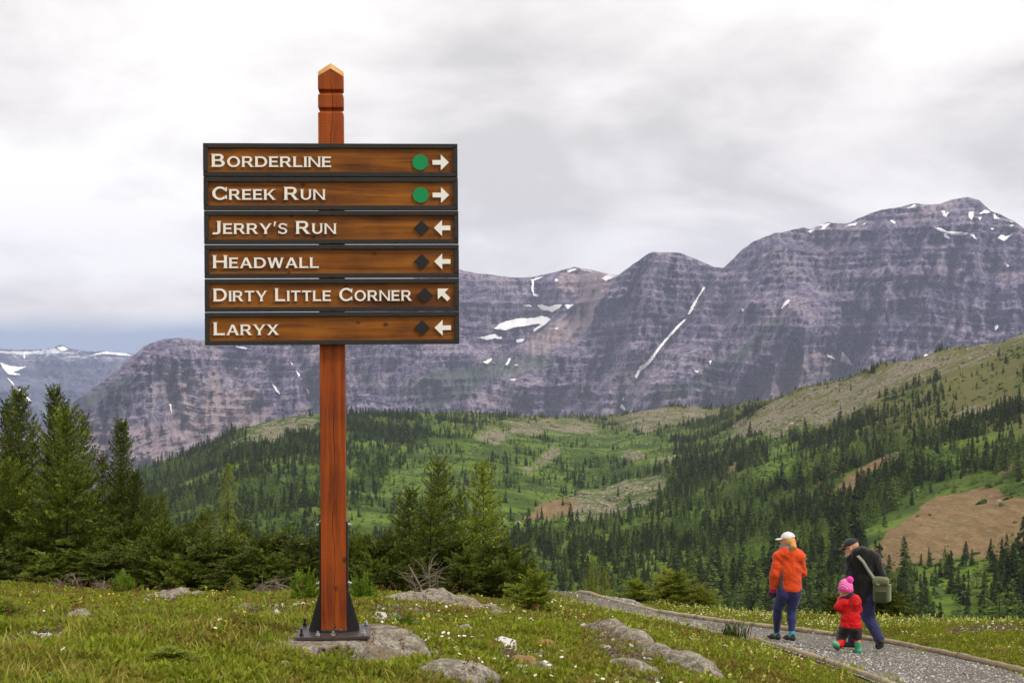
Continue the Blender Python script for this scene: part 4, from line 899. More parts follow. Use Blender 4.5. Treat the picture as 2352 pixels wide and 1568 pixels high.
def sprig(seed, n=8, wid=.27, ll=.34, fan=52):
    rng = np.random.RandomState(seed); V = []; Fs = []
    for i in range(n):
        x = .02 + .80 * i / max(n - 1, 1); ph = i * 2.4 + rng.uniform(-.4, .4); a = R(fan) * (1 - .45 * i / n) if i < n - 1 else 0.1
        d = np.array([math.cos(a), math.sin(a) * math.cos(ph), math.sin(a) * math.sin(ph) * .8]); l = ll * rng.uniform(.8, 1.2)
        p = np.array([x, 0, 0]); s = np.cross(d, rng.normal(size=3)); s /= np.linalg.norm(s); o = len(V)
        V += [p, p + d * l * .45 + s * wid * l, p + d * l, p + d * l * .45 - s * wid * l]; Fs.append((o, o + 1, o + 2, o + 3))
    return np.array(V), np.array(Fs)
SPG = [sprig(1), sprig(2), sprig(3)]; SPL = [sprig(5, 9, .15, .42, 75), sprig(6, 9, .15, .42, 75)]
def frames(P, Dr, L, rng, flat=None):
    """orthonormal frames with x along the direction; flat = keep the y axis near horizontal"""
    Dr = Dr / np.maximum(np.linalg.norm(Dr, axis=1), 1e-9)[:, None]; r = rng.normal(size=Dr.shape) * .35 + np.array([0, 0, 1.0])
    Yv = np.cross(r, Dr); Yv /= np.maximum(np.linalg.norm(Yv, axis=1), 1e-9)[:, None]; Zv = np.cross(Dr, Yv)
    return P, Dr * L[:, None], Yv * L[:, None], Zv * L[:, None]
def bake(fr, temps, rng, tint):
    P, A, B, Cc = fr; ch = rng.randint(0, len(temps), len(P)); Vs = []; Fs = []; Ts = []; o = 0
    for t, (tv, tf) in enumerate(temps):
        m = ch == t; n = int(m.sum())
        if not n: continue
        v = P[m][:, None] + tv[None, :, 0:1] * A[m][:, None] + tv[None, :, 1:2] * B[m][:, None] + tv[None, :, 2:3] * Cc[m][:, None]
        Vs.append(v.reshape(-1, 3)); f = tf[None] + (np.arange(n) * len(tv))[:, None, None] + o; Fs.append(f.reshape(-1, 4)); o += n * len(tv)
        Ts.append(np.repeat(tint[m], len(tv)))
    return np.concatenate(Vs), np.concatenate(Fs), np.concatenate(Ts)
def foliage_mesh(name, fr, temps, rng, mat_, tint=None):
    tint = rng.rand(len(fr[0])) if tint is None else tint
    V, Fs, T_i = bake(fr, temps, rng, tint); return mesh_np(name, V, Fs, False, [mat_], None, {'tint': ('FLOAT', T_i)})
def conifer_parts(seed, H, Rb, mat_, kind='spruce', z0=0.05, shape=0.8, gap=.105, nb=6, spl=.135, step=.055, irr=.25, bend=.03):
    rng = np.random.RandomState(seed); P = []; Dd = []; Ll = []; stems = []
    bx, by = rng.normal(0, bend, 2); axis = lambda z: np.array([bx * math.sin(z / H * 3.0) * H * .6, by * math.sin(z / H * 2.2) * H * .6, z])
    z = z0 * H
    while z < H * 0.985:
        f = z / H; n = max(3, int(round(nb * (1 - .4 * f) + rng.uniform(-1, 1))))
        a0 = rng.uniform(0, 6.28)
        for i in range(n):
            a = a0 + 6.283 * i / n + rng.normal(0, .25)
            skirt = 1.0 if f > .12 else .75 + 2 * f
            L = Rb * ((1 - f) ** shape) * rng.uniform(1 - irr, 1 + irr * .6) * skirt + .05
            if rng.rand() < .05: L *= 1.25
            if kind == 'larch': up, dr, tip = rng.uniform(.05, .3), .75, .15
            else: up, dr, tip = .18 + .55 * f + rng.normal(0, .08), .62 * (1 - f), .30
            h = np.array([math.cos(a), math.sin(a), 0.0]); base = axis(z)
            m = max(3, int(L / step)); s = np.linspace(.12 if kind != 'larch' else .08, 1, m)
            pts = base + h[None] * (L * s)[:, None]; pts[:, 2] += L * (up * s - dr * s ** 2 + tip * s ** 3)
            tan = np.gradient(pts, axis=0) if m > 1 else h[None]
            tan /= np.linalg.norm(tan, axis=1)[:, None]; side = np.cross(tan, [0, 0, 1.0]); side /= np.maximum(np.linalg.norm(side, axis=1), 1e-6)[:, None]
            stems.append((base, pts, L))
            for sg in (-1, 1):
                ang = rng.normal(48, 12, m) * sg; ca = np.cos(np.radians(ang))[:, None]; sa = np.sin(np.radians(ang))[:, None]
                d = tan * ca + side * sa; d[:, 2] += rng.normal(-.05 if kind != 'larch' else -.15, .18, m)
                P.append(pts + rng.normal(0, .008, pts.shape)); Dd.append(d); Ll.append(spl * rng.uniform(.7, 1.25, m) * (1.1 - .35 * s) * (0.75 + .5 * min(L / max(Rb, .01), 1)) * (1 - .22 * f))
            P.append(pts[-1:]); Dd.append(tan[-1:]); Ll.append(np.array([spl * rng.uniform(.9, 1.3)]))
            if kind != 'larch':
                P.append(pts); Dd.append(tan + [0, 0, .5] + rng.normal(0, .15, tan.shape)); Ll.append(spl * .75 * rng.uniform(.7, 1.2, m))
        z += gap * rng.uniform(.7, 1.3) * (0.5 + .5 * (1 - f))
    t = np.linspace(0, 1, 8)[:, None] * .16 * H; top = axis(H * .86) + np.c_[t * 0, t * 0, t]
    for q in top:
        for _ in range(7):
            a = rng.uniform(0, 6.28); P.append(q[None]); Dd.append(np.array([[math.cos(a) * .7, math.sin(a) * .7, .8]])); Ll.append(np.array([spl * .5]))
    P = np.concatenate(P); Dd = np.concatenate(Dd); Ll = np.concatenate(Ll)
    me = foliage_mesh('crown', frames(P, Dd, Ll, rng), SPL if kind == 'larch' else SPG, rng, mat_)
    tb = MB(); zs = np.linspace(-.15, H * .97, 9); tb.tube([axis(max(q, 0)) * [1, 1, 0] + [0, 0, q] for q in zs], [max(.004, (.010 + .002 * (H > 2)) * H * (1 - q / H * .97)) for q in np.maximum(zs, 0)], 7)
    for base, pts, L in stems[::2]:
        tb.tube([base, pts[len(pts) // 2], pts[-1]], [.010 * L + .003, .006 * L + .002, .0015], 4, False)
    tmp = tb.build('trunk', M_BARK, None, True); tm_ = tmp.data; bpy.data.objects.remove(tmp)
    return tm_, me
def shrub_parts(seed, W_, H, mat_, nbr=210, spl=.13, dense=9, up=.12):
    """low wind-pruned dome of many short shoots"""
    rng = np.random.RandomState(seed); P = []; Dd = []; Ll = []; tb = MB()
    for i in range(nbr):
        a = rng.uniform(0, 6.28); e = rng.beta(1.3, 1.1) * 1.5; lobe = 1 + .28 * math.sin(a * 3 + seed) + .15 * math.sin(a * 5 + seed * 2) + rng.normal(0, .08)
        rr = (0.55 + .5 * rng.rand() ** .6) * lobe
        tip = np.array([W_ * rr * math.cos(a) * math.cos(e), W_ * rr * math.sin(a) * math.cos(e), H * (.10 + .95 * rr * math.sin(e))])
        d = np.array([math.cos(a) * (1.1 - e * .5), math.sin(a) * (1.1 - e * .5), up + e * .35 + rng.normal(0, .2)]); d /= np.linalg.norm(d)
        L = rng.uniform(.20, .42) * (0.6 + .5 * H); base = tip - d * L; base[2] = max(base[2], .02)
        m = dense; s = np.linspace(0, 1, m); pts = base + (tip - base) * s[:, None]; side = np.cross(d, [0, 0, 1.0]); side /= max(np.linalg.norm(side), 1e-6)
        for sg in (-1, 1):
            ang = np.radians(rng.normal(48, 14, m) * sg); dd = d[None] * np.cos(ang)[:, None] + side[None] * np.sin(ang)[:, None]; dd[:, 2] += rng.normal(.05, .2, m)
            P.append(pts); Dd.append(dd); Ll.append(spl * rng.uniform(.7, 1.25, m) * (1.15 - .5 * s))
        P.append(pts[m // 2:]); Dd.append(np.repeat(d[None], m - m // 2, 0) + rng.normal(0, .25, (m - m // 2, 3))); Ll.append(np.full(m - m // 2, spl * .8))
        if i % 4 == 0: tb.tube([(base[0] * .15, base[1] * .15, -.05), base * [.6, .6, .75], base], [.014, .009, .004], 5, False)
    me = foliage_mesh('crown', frames(np.concatenate(P), np.concatenate(Dd), np.concatenate(Ll), rng), SPG, rng, mat_)
    tmp = tb.build('stem', M_BARK, None, True); tm_ = tmp.data; bpy.data.objects.remove(tmp)
    return tm_, me
def put_plant(name, parts, label, cat, loc, rz, sc_, group=None, stemname='trunk'):
    o = thing(name, label, cat, loc, rz, group); o.scale = sc_ if hasattr(sc_, '__len__') else (sc_,) * 3
    link(stemname, parts[0], o); link('crown', parts[1], o); return o
def at(u, D):
    x = (u - U0) / F * D; return np.array([x, D, float(gfull(x, D))])
def tree(name, parts, H0, R0, label, u, D, vtop, width=None, rz=0.0, group=None, sink=0.0, cat='tree'):
    """a tree on the ground at distance D whose top reaches photo row vtop; width = crown width in photo pixels"""
    p = at(u, D); H = CAMZ - (vtop - VH) / F * D - p[2]; s = H / H0; w = s if width is None else (width / F * D / 2) / R0
    p[2] -= sink; return put_plant(name, parts, label, cat, p, rz, (w, w, s), group)
SP = [conifer_parts(21, 3.0, .62, M_ND, gap=.14, nb=7, shape=1.0, step=.042), conifer_parts(22, 3.0, .45, M_ND, gap=.13, nb=7, shape=.95, irr=.35, step=.042), conifer_parts(23, 2.9, .95, M_NM, gap=.19, nb=8, shape=.78, irr=.4, step=.048, spl=.15), conifer_parts(26, 2.6, .5, M_NM, gap=.17, nb=6, irr=.5, shape=.85, step=.045)]
LS = [conifer_parts(24, 2.4, .42, M_NL, gap=.18, nb=6, irr=.5, shape=.65, spl=.14, step=.045), conifer_parts(25, 2.5, .50, M_NM, gap=.17, nb=6, irr=.5, shape=.7, spl=.14, step=.045)]
LA = [conifer_parts(31, 2.4, .45, M_NLA, 'larch', gap=.10, nb=5, spl=.085, step=.05, shape=.8), conifer_parts(32, 1.1, .32, M_NLA, 'larch', gap=.085, nb=4, spl=.085, step=.05)]
SH = [shrub_parts(41, .62, .95, M_ND), shrub_parts(42, .75, .85, M_NM, 240), shrub_parts(43, .5, 1.05, M_ND, 190)]
SHL = [shrub_parts(45, .42, .75, M_NL, 170, .10, 7, .10), shrub_parts(46, .36, .45, M_NBR, 110, .09, 8, .8), shrub_parts(47, .5, .85, M_NLA, 190, .105, 7, .12)]
rng = np.random.RandomState(77)
# left spruce grove
tree('spruce_tree', SP[1], 3.0, .45, 'tall dark spruce with twin tip at the left end of the grove', 44, 27.5, 903, 120, 0.4)
tree('spruce_tree', SP[0], 3.0, .62, 'spruce leaning into the twin-tipped spruce of the left grove', 16, 28.0, 932, 135, 2.0)
tree('spruce_tree', SP[1], 3.0, .45, 'slender dark spruce rising behind the broad spruce', 118, 28.5, 899, 110, 1.2)
tree('spruce_tree', SP[3], 2.6, .5, 'thin spruce top close beside the slender dark spruce', 141, 28.2, 926, 90, 2.9)
tree('spruce_tree', SP[2], 2.9, .95, 'broad bushy spruce with wide spreading boughs, fullest of the grove', 150, 24.8, 948, 245, 0.0)
tree('spruce_tree', SP[3], 2.6, .5, 'ragged spruce tip with stubby arms above the broad spruce', 186, 25.8, 958, 110, 0.7)
tree('spruce_tree', SP[3], 2.6, .5, 'small spruce tip between the broad spruce and the twin grove', 82, 28.0, 975, 110, 4.1)
tree('spruce_tree', SP[1], 3.0, .45, 'narrow pointed spruce standing free at the right edge of the grove', 277, 27.0, 974, 96, 3.3)
tree('spruce_tree', SP[3], 2.6, .5, 'short spruce beside the narrow pointed spruce', 243, 27.4, 1046, 90, 5.0)
tree('spruce_tree', SP[0], 3.0, .62, 'stocky spruce sloping down from the narrow pointed spruce', 312, 26.0, 1088, 95, 0.9)
tree('spruce_tree', SP[2], 2.9, .95, 'low wide spruce at the foot of the grove', 345, 25.4, 1140, 115, 2.2)
tree('spruce_tree', SP[3], 2.6, .5, 'little spruce with a thin top beyond the wide low spruce', 367, 25.8, 1136, 60, 1.5)
tree('spruce_tree', SP[0], 3.0, .62, 'dark spruce filling the back of the grove', -35, 26.0, 985, 220, 3.9)
tree('spruce_tree', SP[2], 2.9, .95, 'spruce with low sweeping boughs under the twin-tipped spruce', 20, 25.6, 1060, 210, 4.6)
tree('larch_tree', LA[0], 2.4, .45, 'feathery yellow-green larch standing above the shrub hedge left of the post', 525, 26.5, 1058, 88, 0.3)
tree('spruce_tree', SP[3], 2.6, .5, 'gnarled small spruce poking out of the shrub hedge', 470, 25.2, 1172, 70, 2.4)
# clump right of the post
tree('spruce_tree', LS[1], 2.5, .50, 'upright green spruce in the middle of the clump right of the post', 1006, 24.2, 1062, 120, 0.0)
tree('spruce_tree', LS[0], 2.4, .42, 'yellow-green spruce with open trunk at the right of the clump', 1103, 24.0, 1072, 112, 1.0)
tree('spruce_tree', LS[1], 2.5, .50, 'shorter spruce at the left side of the clump right of the post', 945, 24.4, 1128, 110, 2.0)
tree('spruce_tree', SP[3], 2.6, .5, 'thin small spruce between the two green spruces', 1056, 25.2, 1130, 56, 3.0)
tree('spruce_tree', LS[1], 2.5, .50, 'bushy spruce filling the foot of the clump', 985, 23.6, 1150, 150, 4.0)
tree('larch_tree', LA[1], 1.1, .32, 'pale drooping larch leaning from the left of the clump', 918, 24.6, 1190, 70, 1.0)
# saplings beyond the path
tree('larch_tree', LA[0], 2.4, .45, 'slim yellow larch sapling beyond the path', 1360, 34.5, 1272, 46, 0.5)
tree('larch_tree', LA[1], 1.1, .32, 'small larch sapling leaning beside the slim yellow sapling', 1390, 34.0, 1308, 50, 1.5)
tree('larch_tree', LA[1], 1.1, .32, 'thin larch sapling at the right end of the sapling row', 1606, 33.0, 1338, 46, 2.5)
def shrub(parts, base, label, u, D, vtop, wpx, rz, group=None, name='conifer_shrub', ext=(.75, .72)):
    p = at(u, D); H = CAMZ - (vtop - VH) / F * D - p[2]; w = (wpx / F * D / 2) / ext[0]
    return put_plant(name, parts, label, 'shrub', p, rz, (w, w, max(H, .1) / (ext[1] * 1.28)), group, 'stem')
EXT = {0: (.52, .95), 1: (.62, .85), 2: (.42, 1.05)}
hed = 'low wind-pruned conifer shrub in the dark hedge left of the post'
for i, (u, D, vt, w) in enumerate([(20,24.2,1258,170),(110,23.8,1275,170),(190,24.0,1262,160),(260,23.6,1268,150),(60,24.8,1225,150),(150,25.0,1235,170),(330,24.0,1238,160),(395,23.4,1205,150),(440,24.2,1196,130),(470,23.2,1232,150),(520,23.6,1222,150),(560,24.6,1212,130),(590,23.2,1226,150),(640,23.8,1212,140),(690,23.2,1228,130),(735,23.8,1230,110),(620,22.6,1262,140),(550,22.6,1268,130),(700,22.8,1272,110),(420,22.9,1262,140),(350,23.2,1290,130),(300,24.8,1195,120),(380,24.6,1190,100),(-30,23.6,1270,150)]):
    k_ = i % 3; shrub(SH[k_], 0, hed, u, D, vt + (6 if u > 390 else 0), w, i * 1.3, 'shrubs of the hedge left of the post', ext=EXT[k_])
clp = 'low conifer shrub in the dense clump right of the post'
for i, (u, D, vt, w) in enumerate([(815,23.4,1228,90),(845,23.8,1240,100),(885,23.4,1225,110),(925,23.2,1240,100),(960,22.8,1285,90),(1040,23.4,1240,120),(1085,23.0,1250,110),(1130,23.2,1240,110),(1165,23.4,1248,110),(1185,22.9,1270,80),(1140,22.5,1290,100),(1060,22.5,1300,90),(860,22.6,1280,90),(910,22.4,1300,80),(780,23.4,1240,70)]):
    k_ = (i + 1) % 3; shrub(SH[k_], 0, clp, u, D, vt, w, i * 1.7, 'shrubs of the clump right of the post', ext=EXT[k_])
shrub(SHL[2], 0, 'round yellow-green shrub on the bank beyond the path', 1545, 33.2, 1306, 125, 0.3, ext=(.42, .85))
shrub(SHL[0], 0, 'small yellowish shrub on a bare stem left of the round bank shrub', 1465, 33.6, 1332, 70, 1.3, ext=(.36, .75))
shrub(SHL[2], 0, 'spiky pale shrub just right of the round bank shrub', 1612, 33.0, 1345, 66, 2.3, ext=(.42, .85))
shrub(SH[2], 0, 'dark spruce shrub behind the man in black', 2030, 30.5, 1335, 110, 0.3, ext=EXT[2])
shrub(SH[0], 0, 'dark shrub behind the child in red', 1925, 31.0, 1362, 80, 1.3, ext=EXT[0])
shrub(SHL[1], 0, 'bright feathery larch bush against the left of the post foot', 705, 18.5, 1308, 88, 0.3, ext=(.36, .45))
shrub(SHL[1], 0, 'bright feathery larch bush just right of the post foot', 835, 18.0, 1318, 74, 1.3, ext=(.36, .45))
shrub(SHL[1], 0, 'bright green larch bush in front of the hedge by the left grove', 285, 20.5, 1312, 78, 2.3, ext=(.36, .45))
shrub(SHL[0], 0, 'spreading green spruce bush beside the near edge of the path', 1225, 19.0, 1312, 104, 3.3, ext=(.36, .75))
tree('larch_tree', LA[1], 1.1, .32, 'tiny yellowish larch in front of the shrub hedge', 540, 19.5, 1320, 62, 2.0)
shrub(SHL[0], 0, 'dark green low spruce bush among the grass at the left', 14, 12.3, 1380, 100, 0.9, ext=(.36, .75))
shrub(SHL[0], 0, 'low spruce seedling with orange tips in the long grass', 392, 7.9, 1512, 150, 1.9, ext=(.36, .75))
shrub(SHL[1], 0, 'small bright larch seedling right of the sign plate', 935, 12.0, 1405, 60, .9, ext=(.36, .45))
# dead wood
def dead(label, u, D, h, spread, n, seed):
    rng = np.random.RandomState(seed); p = at(u, D); o = thing('dead_snag', label, 'dead wood', p)
    for i in range(n):
        a = rng.uniform(0, 6.28); b = np.array([rng.normal(0, .10), rng.normal(0, .08), -.05]); d = np.array([rng.normal(0, .35), rng.normal(-.1, .2), 1.0]) * h * rng.uniform(.5, 1.0)
        pts = [b, b + d * .4 + rng.normal(0, .04, 3), b + d]; mb = MB().tube(pts, [.020, .016, .007], 6)
        mb.build('stem', M_DEAD, o, True); tw = MB()
        for j in range(26):
            q = b + d * rng.uniform(.15, 1.0); e_ = np.array([rng.normal(0, 1), rng.normal(-.3, .6), rng.normal(.1, .6)]); e_ *= spread * rng.uniform(.3, 1) / np.linalg.norm(e_)
            tw.tube([q, q + e_ * .5 + rng.normal(0, .03, 3), q + e_], [.0055, .004, .0015], 4, False)
        tw.build('twig', M_DEAD, o)
    return o
dead('bleached dead snag with tangled bare twigs in the clump right of the post', 990, 22.3, .62, .42, 3, 5)
dead('thin bleached dead stems at the right of the clump', 1078, 22.6, .5, .35, 2, 6)
dead('grey dead twigs at the foot of the hedge by the left grove', 235, 22.8, .38, .22, 2, 7)
dead('small grey dead bush in the hedge foot near the broad spruce', 165, 22.8, .33, .2, 2, 8)
dead('bare grey twigs under the hedge beside the post', 668, 21.6, .28, .4, 2, 9)
# ------------------------------------------------------------------ rocks
k = Mat('lichen_rock'); vec = k.coord('Position'); n1 = k.noise(vec, 3.0, 6, .6); n2 = k.noise(vec, 14, 7, .65); n3 = k.noise(vec, 60, 5, .6)
c = k.ramp(k.math('ADD', k.math('MULTIPLY', n2, .6), k.math('MULTIPLY', n3, .4)), [(.36, lin((66, 60, 48))), (.50, lin((128, 119, 104))), (.64, lin((182, 176, 163)))])
c = k.mix(k.math('MULTIPLY', k.step(n1, .52, .66), .55), c, lin((122, 102, 74))); c = k.mix(k.math('MULTIPLY', k.step(n2, .60, .70), .8), c, lin((52, 48, 42)))
M_STONE = k.done(c, .9, k.math('ADD', n2, k.math('MULTIPLY', n3, .5)), .8, .03, .2)
k = Mat('ochre_stone'); vec = k.coord('Position'); n2 = k.noise(vec, 16, 6, .6)
M_OCHRE = k.done(k.mix(n2, lin((92, 66, 34)), lin((168, 136, 92))), .9, n2, .6, .02, .2)
ROCKS = []
def outcrop(label, pix, rad, hgt, seed, h=.04, m=M_STONE, name='rock_outcrop', group=None, cat='rock', sink=.35):
    P_ = np.array([hit(*q) for q in pix]); P_[:, 2] = gfull(P_[:, 0], P_[:, 1]); rad = [q * (.80 if len(P_) > 1 else 1) for q in rad]; hgt *= (.82 if len(P_) > 1 else 1)
    o0 = P_.mean(0); Q = P_ - o0; Q[:, 2] -= hgt * sink; fl = np.array([1, 1, max(hgt / np.mean(rad), .3)])
    def fn(X):
        segs = [(Q[i], Q[i + 1], rad[i], rad[i + 1]) for i in range(len(Q) - 1)] or [(Q[0], Q[0] + [.01, 0, 0], rad[0], rad[0])]
        d = smins([sd_cap(X, a, b, r0, r1, fl) for a, b, r0, r1 in segs], .25)
        W_ = X + o0.astype(np.float32); s = min(1.0, np.mean(rad) / .22)
        d = d + s * (.075 * fbm(W_[..., 0] * 2.6, W_[..., 1] * 2.6, W_[..., 2] * 4.5, seed, 3) - .045 * ridged(W_[..., 0] * 4.5, W_[..., 1] * 4.5, W_[..., 2] * 6, seed + 1, 3) + .05 + .055 * fbm(W_[..., 0] * 11, W_[..., 1] * 11, W_[..., 2] * 14, seed + 3, 2))
        return d
    fn_ = fn
    if name == 'rock_outcrop' and 'steel plate' in label:
        fn = lambda X: np.maximum(fn_(X), X[..., 2] + o0[2] - (ZS - .004))      # dressed level under the plate
    mr = max(rad); lo = Q.min(0) - mr - .12; hi = Q.max(0) + mr + .12; lo[2] = Q[:, 2].min() - .16; hi[2] = Q[:, 2].max() + hgt + .14
    V, Fs = nets(fn, lo, hi, h); o = link(name, mesh_np(name, V, Fs, True, [m])); o.location = o0; tag(o, label, cat, group)
    for q, r in zip(P_, rad): ROCKS.append((q[0], q[1], r))
    for a, b in zip(P_[:-1], P_[1:]): ROCKS.append((*(0.5 * (a + b))[:2], min(rad)))
    return o
outcrop('flat grey rock slab in the grass in front of the left hedge', [(335,1384),(400,1382),(455,1379)], [.18,.24,.16], .085, 1)
outcrop('low pale rock just left of the post beside the larch bush', [(640,1368),(672,1366)], [.13,.15], .10, 2, .03)
outcrop('long pale rock ridge curving through the grass behind the sign plate', [(885,1381),(940,1384),(1000,1381),(1060,1394),(1110,1410),(1140,1420)], [.10,.15,.16,.15,.14,.10], .08, 3, .03, sink=.15)
outcrop('lichened rock under the steel plate of the sign', [(560,1492),(620,1480),(690,1476),(768,1478),(840,1480),(900,1486),(945,1494)], [.07,.09,.13,.22,.13,.08,.06], .07, 4, .02, sink=.55)
outcrop('long rock rib running diagonally through the heath toward the path', [(1345,1452),(1400,1462),(1460,1480),(1510,1500),(1560,1520),(1610,1536),(1650,1548)], [.06,.10,.08,.06,.07,.08,.05], .055, 5, .018, sink=.15)
outcrop('broad rough rock breaking the turf below the sign', [(960,1566),(1030,1562),(1090,1566)], [.07,.10,.08], .04, 6, .02)
outcrop('rough rock patch right of the orange seedling grass', [(855,1508),(905,1500),(950,1506)], [.08,.11,.07], .055, 7, .02)
outcrop('thin rock edge showing below the diagonal rib', [(1378,1524),(1440,1534),(1500,1545)], [.05,.07,.05], .045, 8, .02)
outcrop('small grey rock lump at the foot of the sapling by the post', [(802,1384),(830,1380)], [.12,.12], .1, 9, .03)
outcrop('low rock by the soil patch left of the post', [(560,1398),(600,1396)], [.12,.12], .08, 10, .03)
st = [('square grey stone lying alone in the left meadow', 182,1424,.13,M_STONE),('small white stone in the left meadow',158,1390,.05,M_STONE),('pointed pale stone in the turf right of the sign',1068,1446,.09,M_STONE),('rounded tan stone on bare soil right of the sign',1118,1468,.11,M_OCHRE),
      ('brown ochre stone standing in the bare patch',1195,1527,.085,M_OCHRE),('orange angular stone on the turf',1252,1482,.09,M_OCHRE),('white stone chip on the turf below the tan stone',1085,1492,.06,M_STONE),('grey stone beside the bare patch',1280,1490,.06,M_STONE),
      ('flat stone at the lower end of the bare patch',1240,1544,.08,M_STONE),('small stone beside the larch seedling',905,1412,.05,M_STONE),('pale stone left of the sign rock',560,1420,.06,M_STONE),('small tan stone behind the flat slab',557,1386,.07,M_OCHRE),
      ('grey stone near the gravel path beyond the rib',1272,1384,.09,M_STONE),('small pale stone in the verge right of the far log',2215,1446,.08,M_STONE),('dark wet stone below the sign rock',700,1502,.06,M_STONE),('stone chip under the sign rock',655,1516,.05,M_STONE),
      ('pale stone at the meadow edge behind the slab',455,1398,.05,M_STONE),('grey stone in the grass left of the sign rock',215,1432,.05,M_STONE)]
for i, (l, u, v, r, m) in enumerate(st): outcrop(l, [(u, v)], [r], r * .8, 20 + i, max(r / 6, .012), m, 'stone', None, 'stone', .25)
def rock_mask(x, y):
    s = np.zeros(np.shape(x), bool)
    for (a, b, r) in ROCKS: s |= np.hypot(x - a, y - b) < r * .62
    return s
# ------------------------------------------------------------------ logs edging the path
k = Mat('weathered_log'); vec = k.coord('Object'); rnd = k.n('ShaderNodeObjectInfo').outputs['Random']
n1 = k.noise(vec, 6, 6, .6); n2 = k.noise(vec, 40, 5, .6)
c = k.mix(n2, lin((132, 114, 88)), lin((204, 188, 160))); c = k.mix(k.math('MULTIPLY', k.step(n1, .5, .66), .6), c, lin((96, 76, 52))); c = k.mix(k.math('MULTIPLY', rnd, .35), c, lin((112, 92, 66)))
M_LOG = k.done(c, .9, k.math('ADD', n1, n2), .7, .02, .2)
def logs(Q, cuts, side, label, group, rad):
    for a, b in zip(cuts[:-1], cuts[1:]):
        pts = Q[a:b + 1].copy(); n = len(pts)
        if n < 2: continue
        d = pts[-1] - pts[0]; d /= np.linalg.norm(d); pts[0] += d * .02; pts[-1] -= d * .02
        L = np.linalg.norm(pts[-1] - pts[0]); m = max(6, int(L / .18)); t = np.linspace(0, n - 1, m); pts = np.stack([np.interp(t, np.arange(n), pts[:, i]) for i in range(3)], 1)
        nx, ny = -d[1], d[0]; pts[:, 0] += side * nx * .05; pts[:, 1] += side * ny * .05
        rr = rad * (1 + .12 * fbm(pts[:, 0] * 2, pts[:, 1] * 2, 0, a, 2)) * np.linspace(1.05, .92, m)
        pts[:, 2] = g0(pts[:, 0], pts[:, 1]) + rad * (.35 if side < 0 else .05) + .012 * fbm(pts[:, 0] * 1.3, pts[:, 1] * 1.3, 0, a + 5, 2); o0 = pts.mean(0)
        o = MB().tube(pts - o0, list(rr), 14).build('edging_log', M_LOG, None, True); o.location = o0
        co = np.zeros(len(o.data.vertices) * 3); o.data.vertices.foreach_get('co', co); co = co.reshape(-1, 3); co += (.014 * fbm(co[:, 0] * 7 + a, co[:, 1] * 7, co[:, 2] * 22, 301, 3))[:, None] * np.array([.6, .6, 1.0]); o.data.vertices.foreach_set('co', co.ravel())
        tag(o, label, 'log', group)
logs(FAR, [17, 26, 34, 42, 49, 55, 62, 68, 73], -1, 'weathered log edging the meadow side of the gravel path', 'logs along the meadow side of the path', .042)
logs(NEAR, [25, 33, 41, 49, 57, 65, 73], 1, 'half-buried log edging the sign side of the gravel path', 'logs along the sign side of the path', .038)
# ------------------------------------------------------------------ ground cover
def leaf_mat(name, a, b, c2, rough=.7):
    k = Mat(name); rnd = k.n('ShaderNodeObjectInfo').outputs['Random']; t = k.attr('tint'); nz = k.noise(k.coord('Position'), .9, 4)
    c = k.mix(k.math('ADD', k.math('MULTIPLY', t, .5), k.math('MULTIPLY', rnd, .5)), a, b); c = k.mix(k.math('MULTIPLY', k.step(k.math('ADD', nz, k.math('MULTIPLY', k.math('SUBTRACT', rnd, .5), .35)), .52, .66), .75), c, c2)
    return k.done(c, rough, spec=.2, transl=(.3, c))
M_GRASS = leaf_mat('grass_blades', lin((100, 116, 22)), lin((168, 172, 56)), lin((172, 158, 84)))
M_HEATH = leaf_mat('heath_leaves', lin((92, 108, 24)), lin((156, 160, 50)), lin((130, 108, 54)))
M_MOSS = leaf_mat('bright_moss', lin((92, 118, 16)), lin((158, 170, 38)), lin((124, 130, 44)))
def tuft(seed, n, h, sp_, w, arch=.5):
    rng = np.random.RandomState(seed); V = []; Fs = []; T = []
    for i in range(n):
        a = rng.uniform(0, 6.28); r0 = rng.rand() ** .5 * sp_ * .45; L = h * rng.uniform(.5, 1.1); d = np.array([math.cos(a), math.sin(a)]); s = np.array([-d[1], d[0]]) * w * rng.uniform(.7, 1.2)
        b = rng.normal(0, 1, 2) * sp_ * .3; p0 = b; lean = rng.uniform(.15, arch) * L; o = len(V); tt = rng.rand()
        for f in (0, .5):
            c = p0 + d * lean * f * f * 1.2; wd = 1 - .25 * f; V += [(*(c - s * wd), L * f), (*(c + s * wd), L * f)]; T += [tt, tt]
        c = p0 + d * lean; V.append((*c, L * (1 - .25 * lean / L))); T.append(tt)
        Fs += [(o, o + 1, o + 3, o + 2), (o + 2, o + 3, o + 4, o + 4)]
    V = np.array(V); Fs = [f for f in Fs]; tri = []
    for f in Fs:
        tri.append(f[:3]); 
        if f[2] != f[3]: tri.append((f[0], f[2], f[3]))
    return V, np.array(tri), np.zeros(len(tri), int), np.array(T)
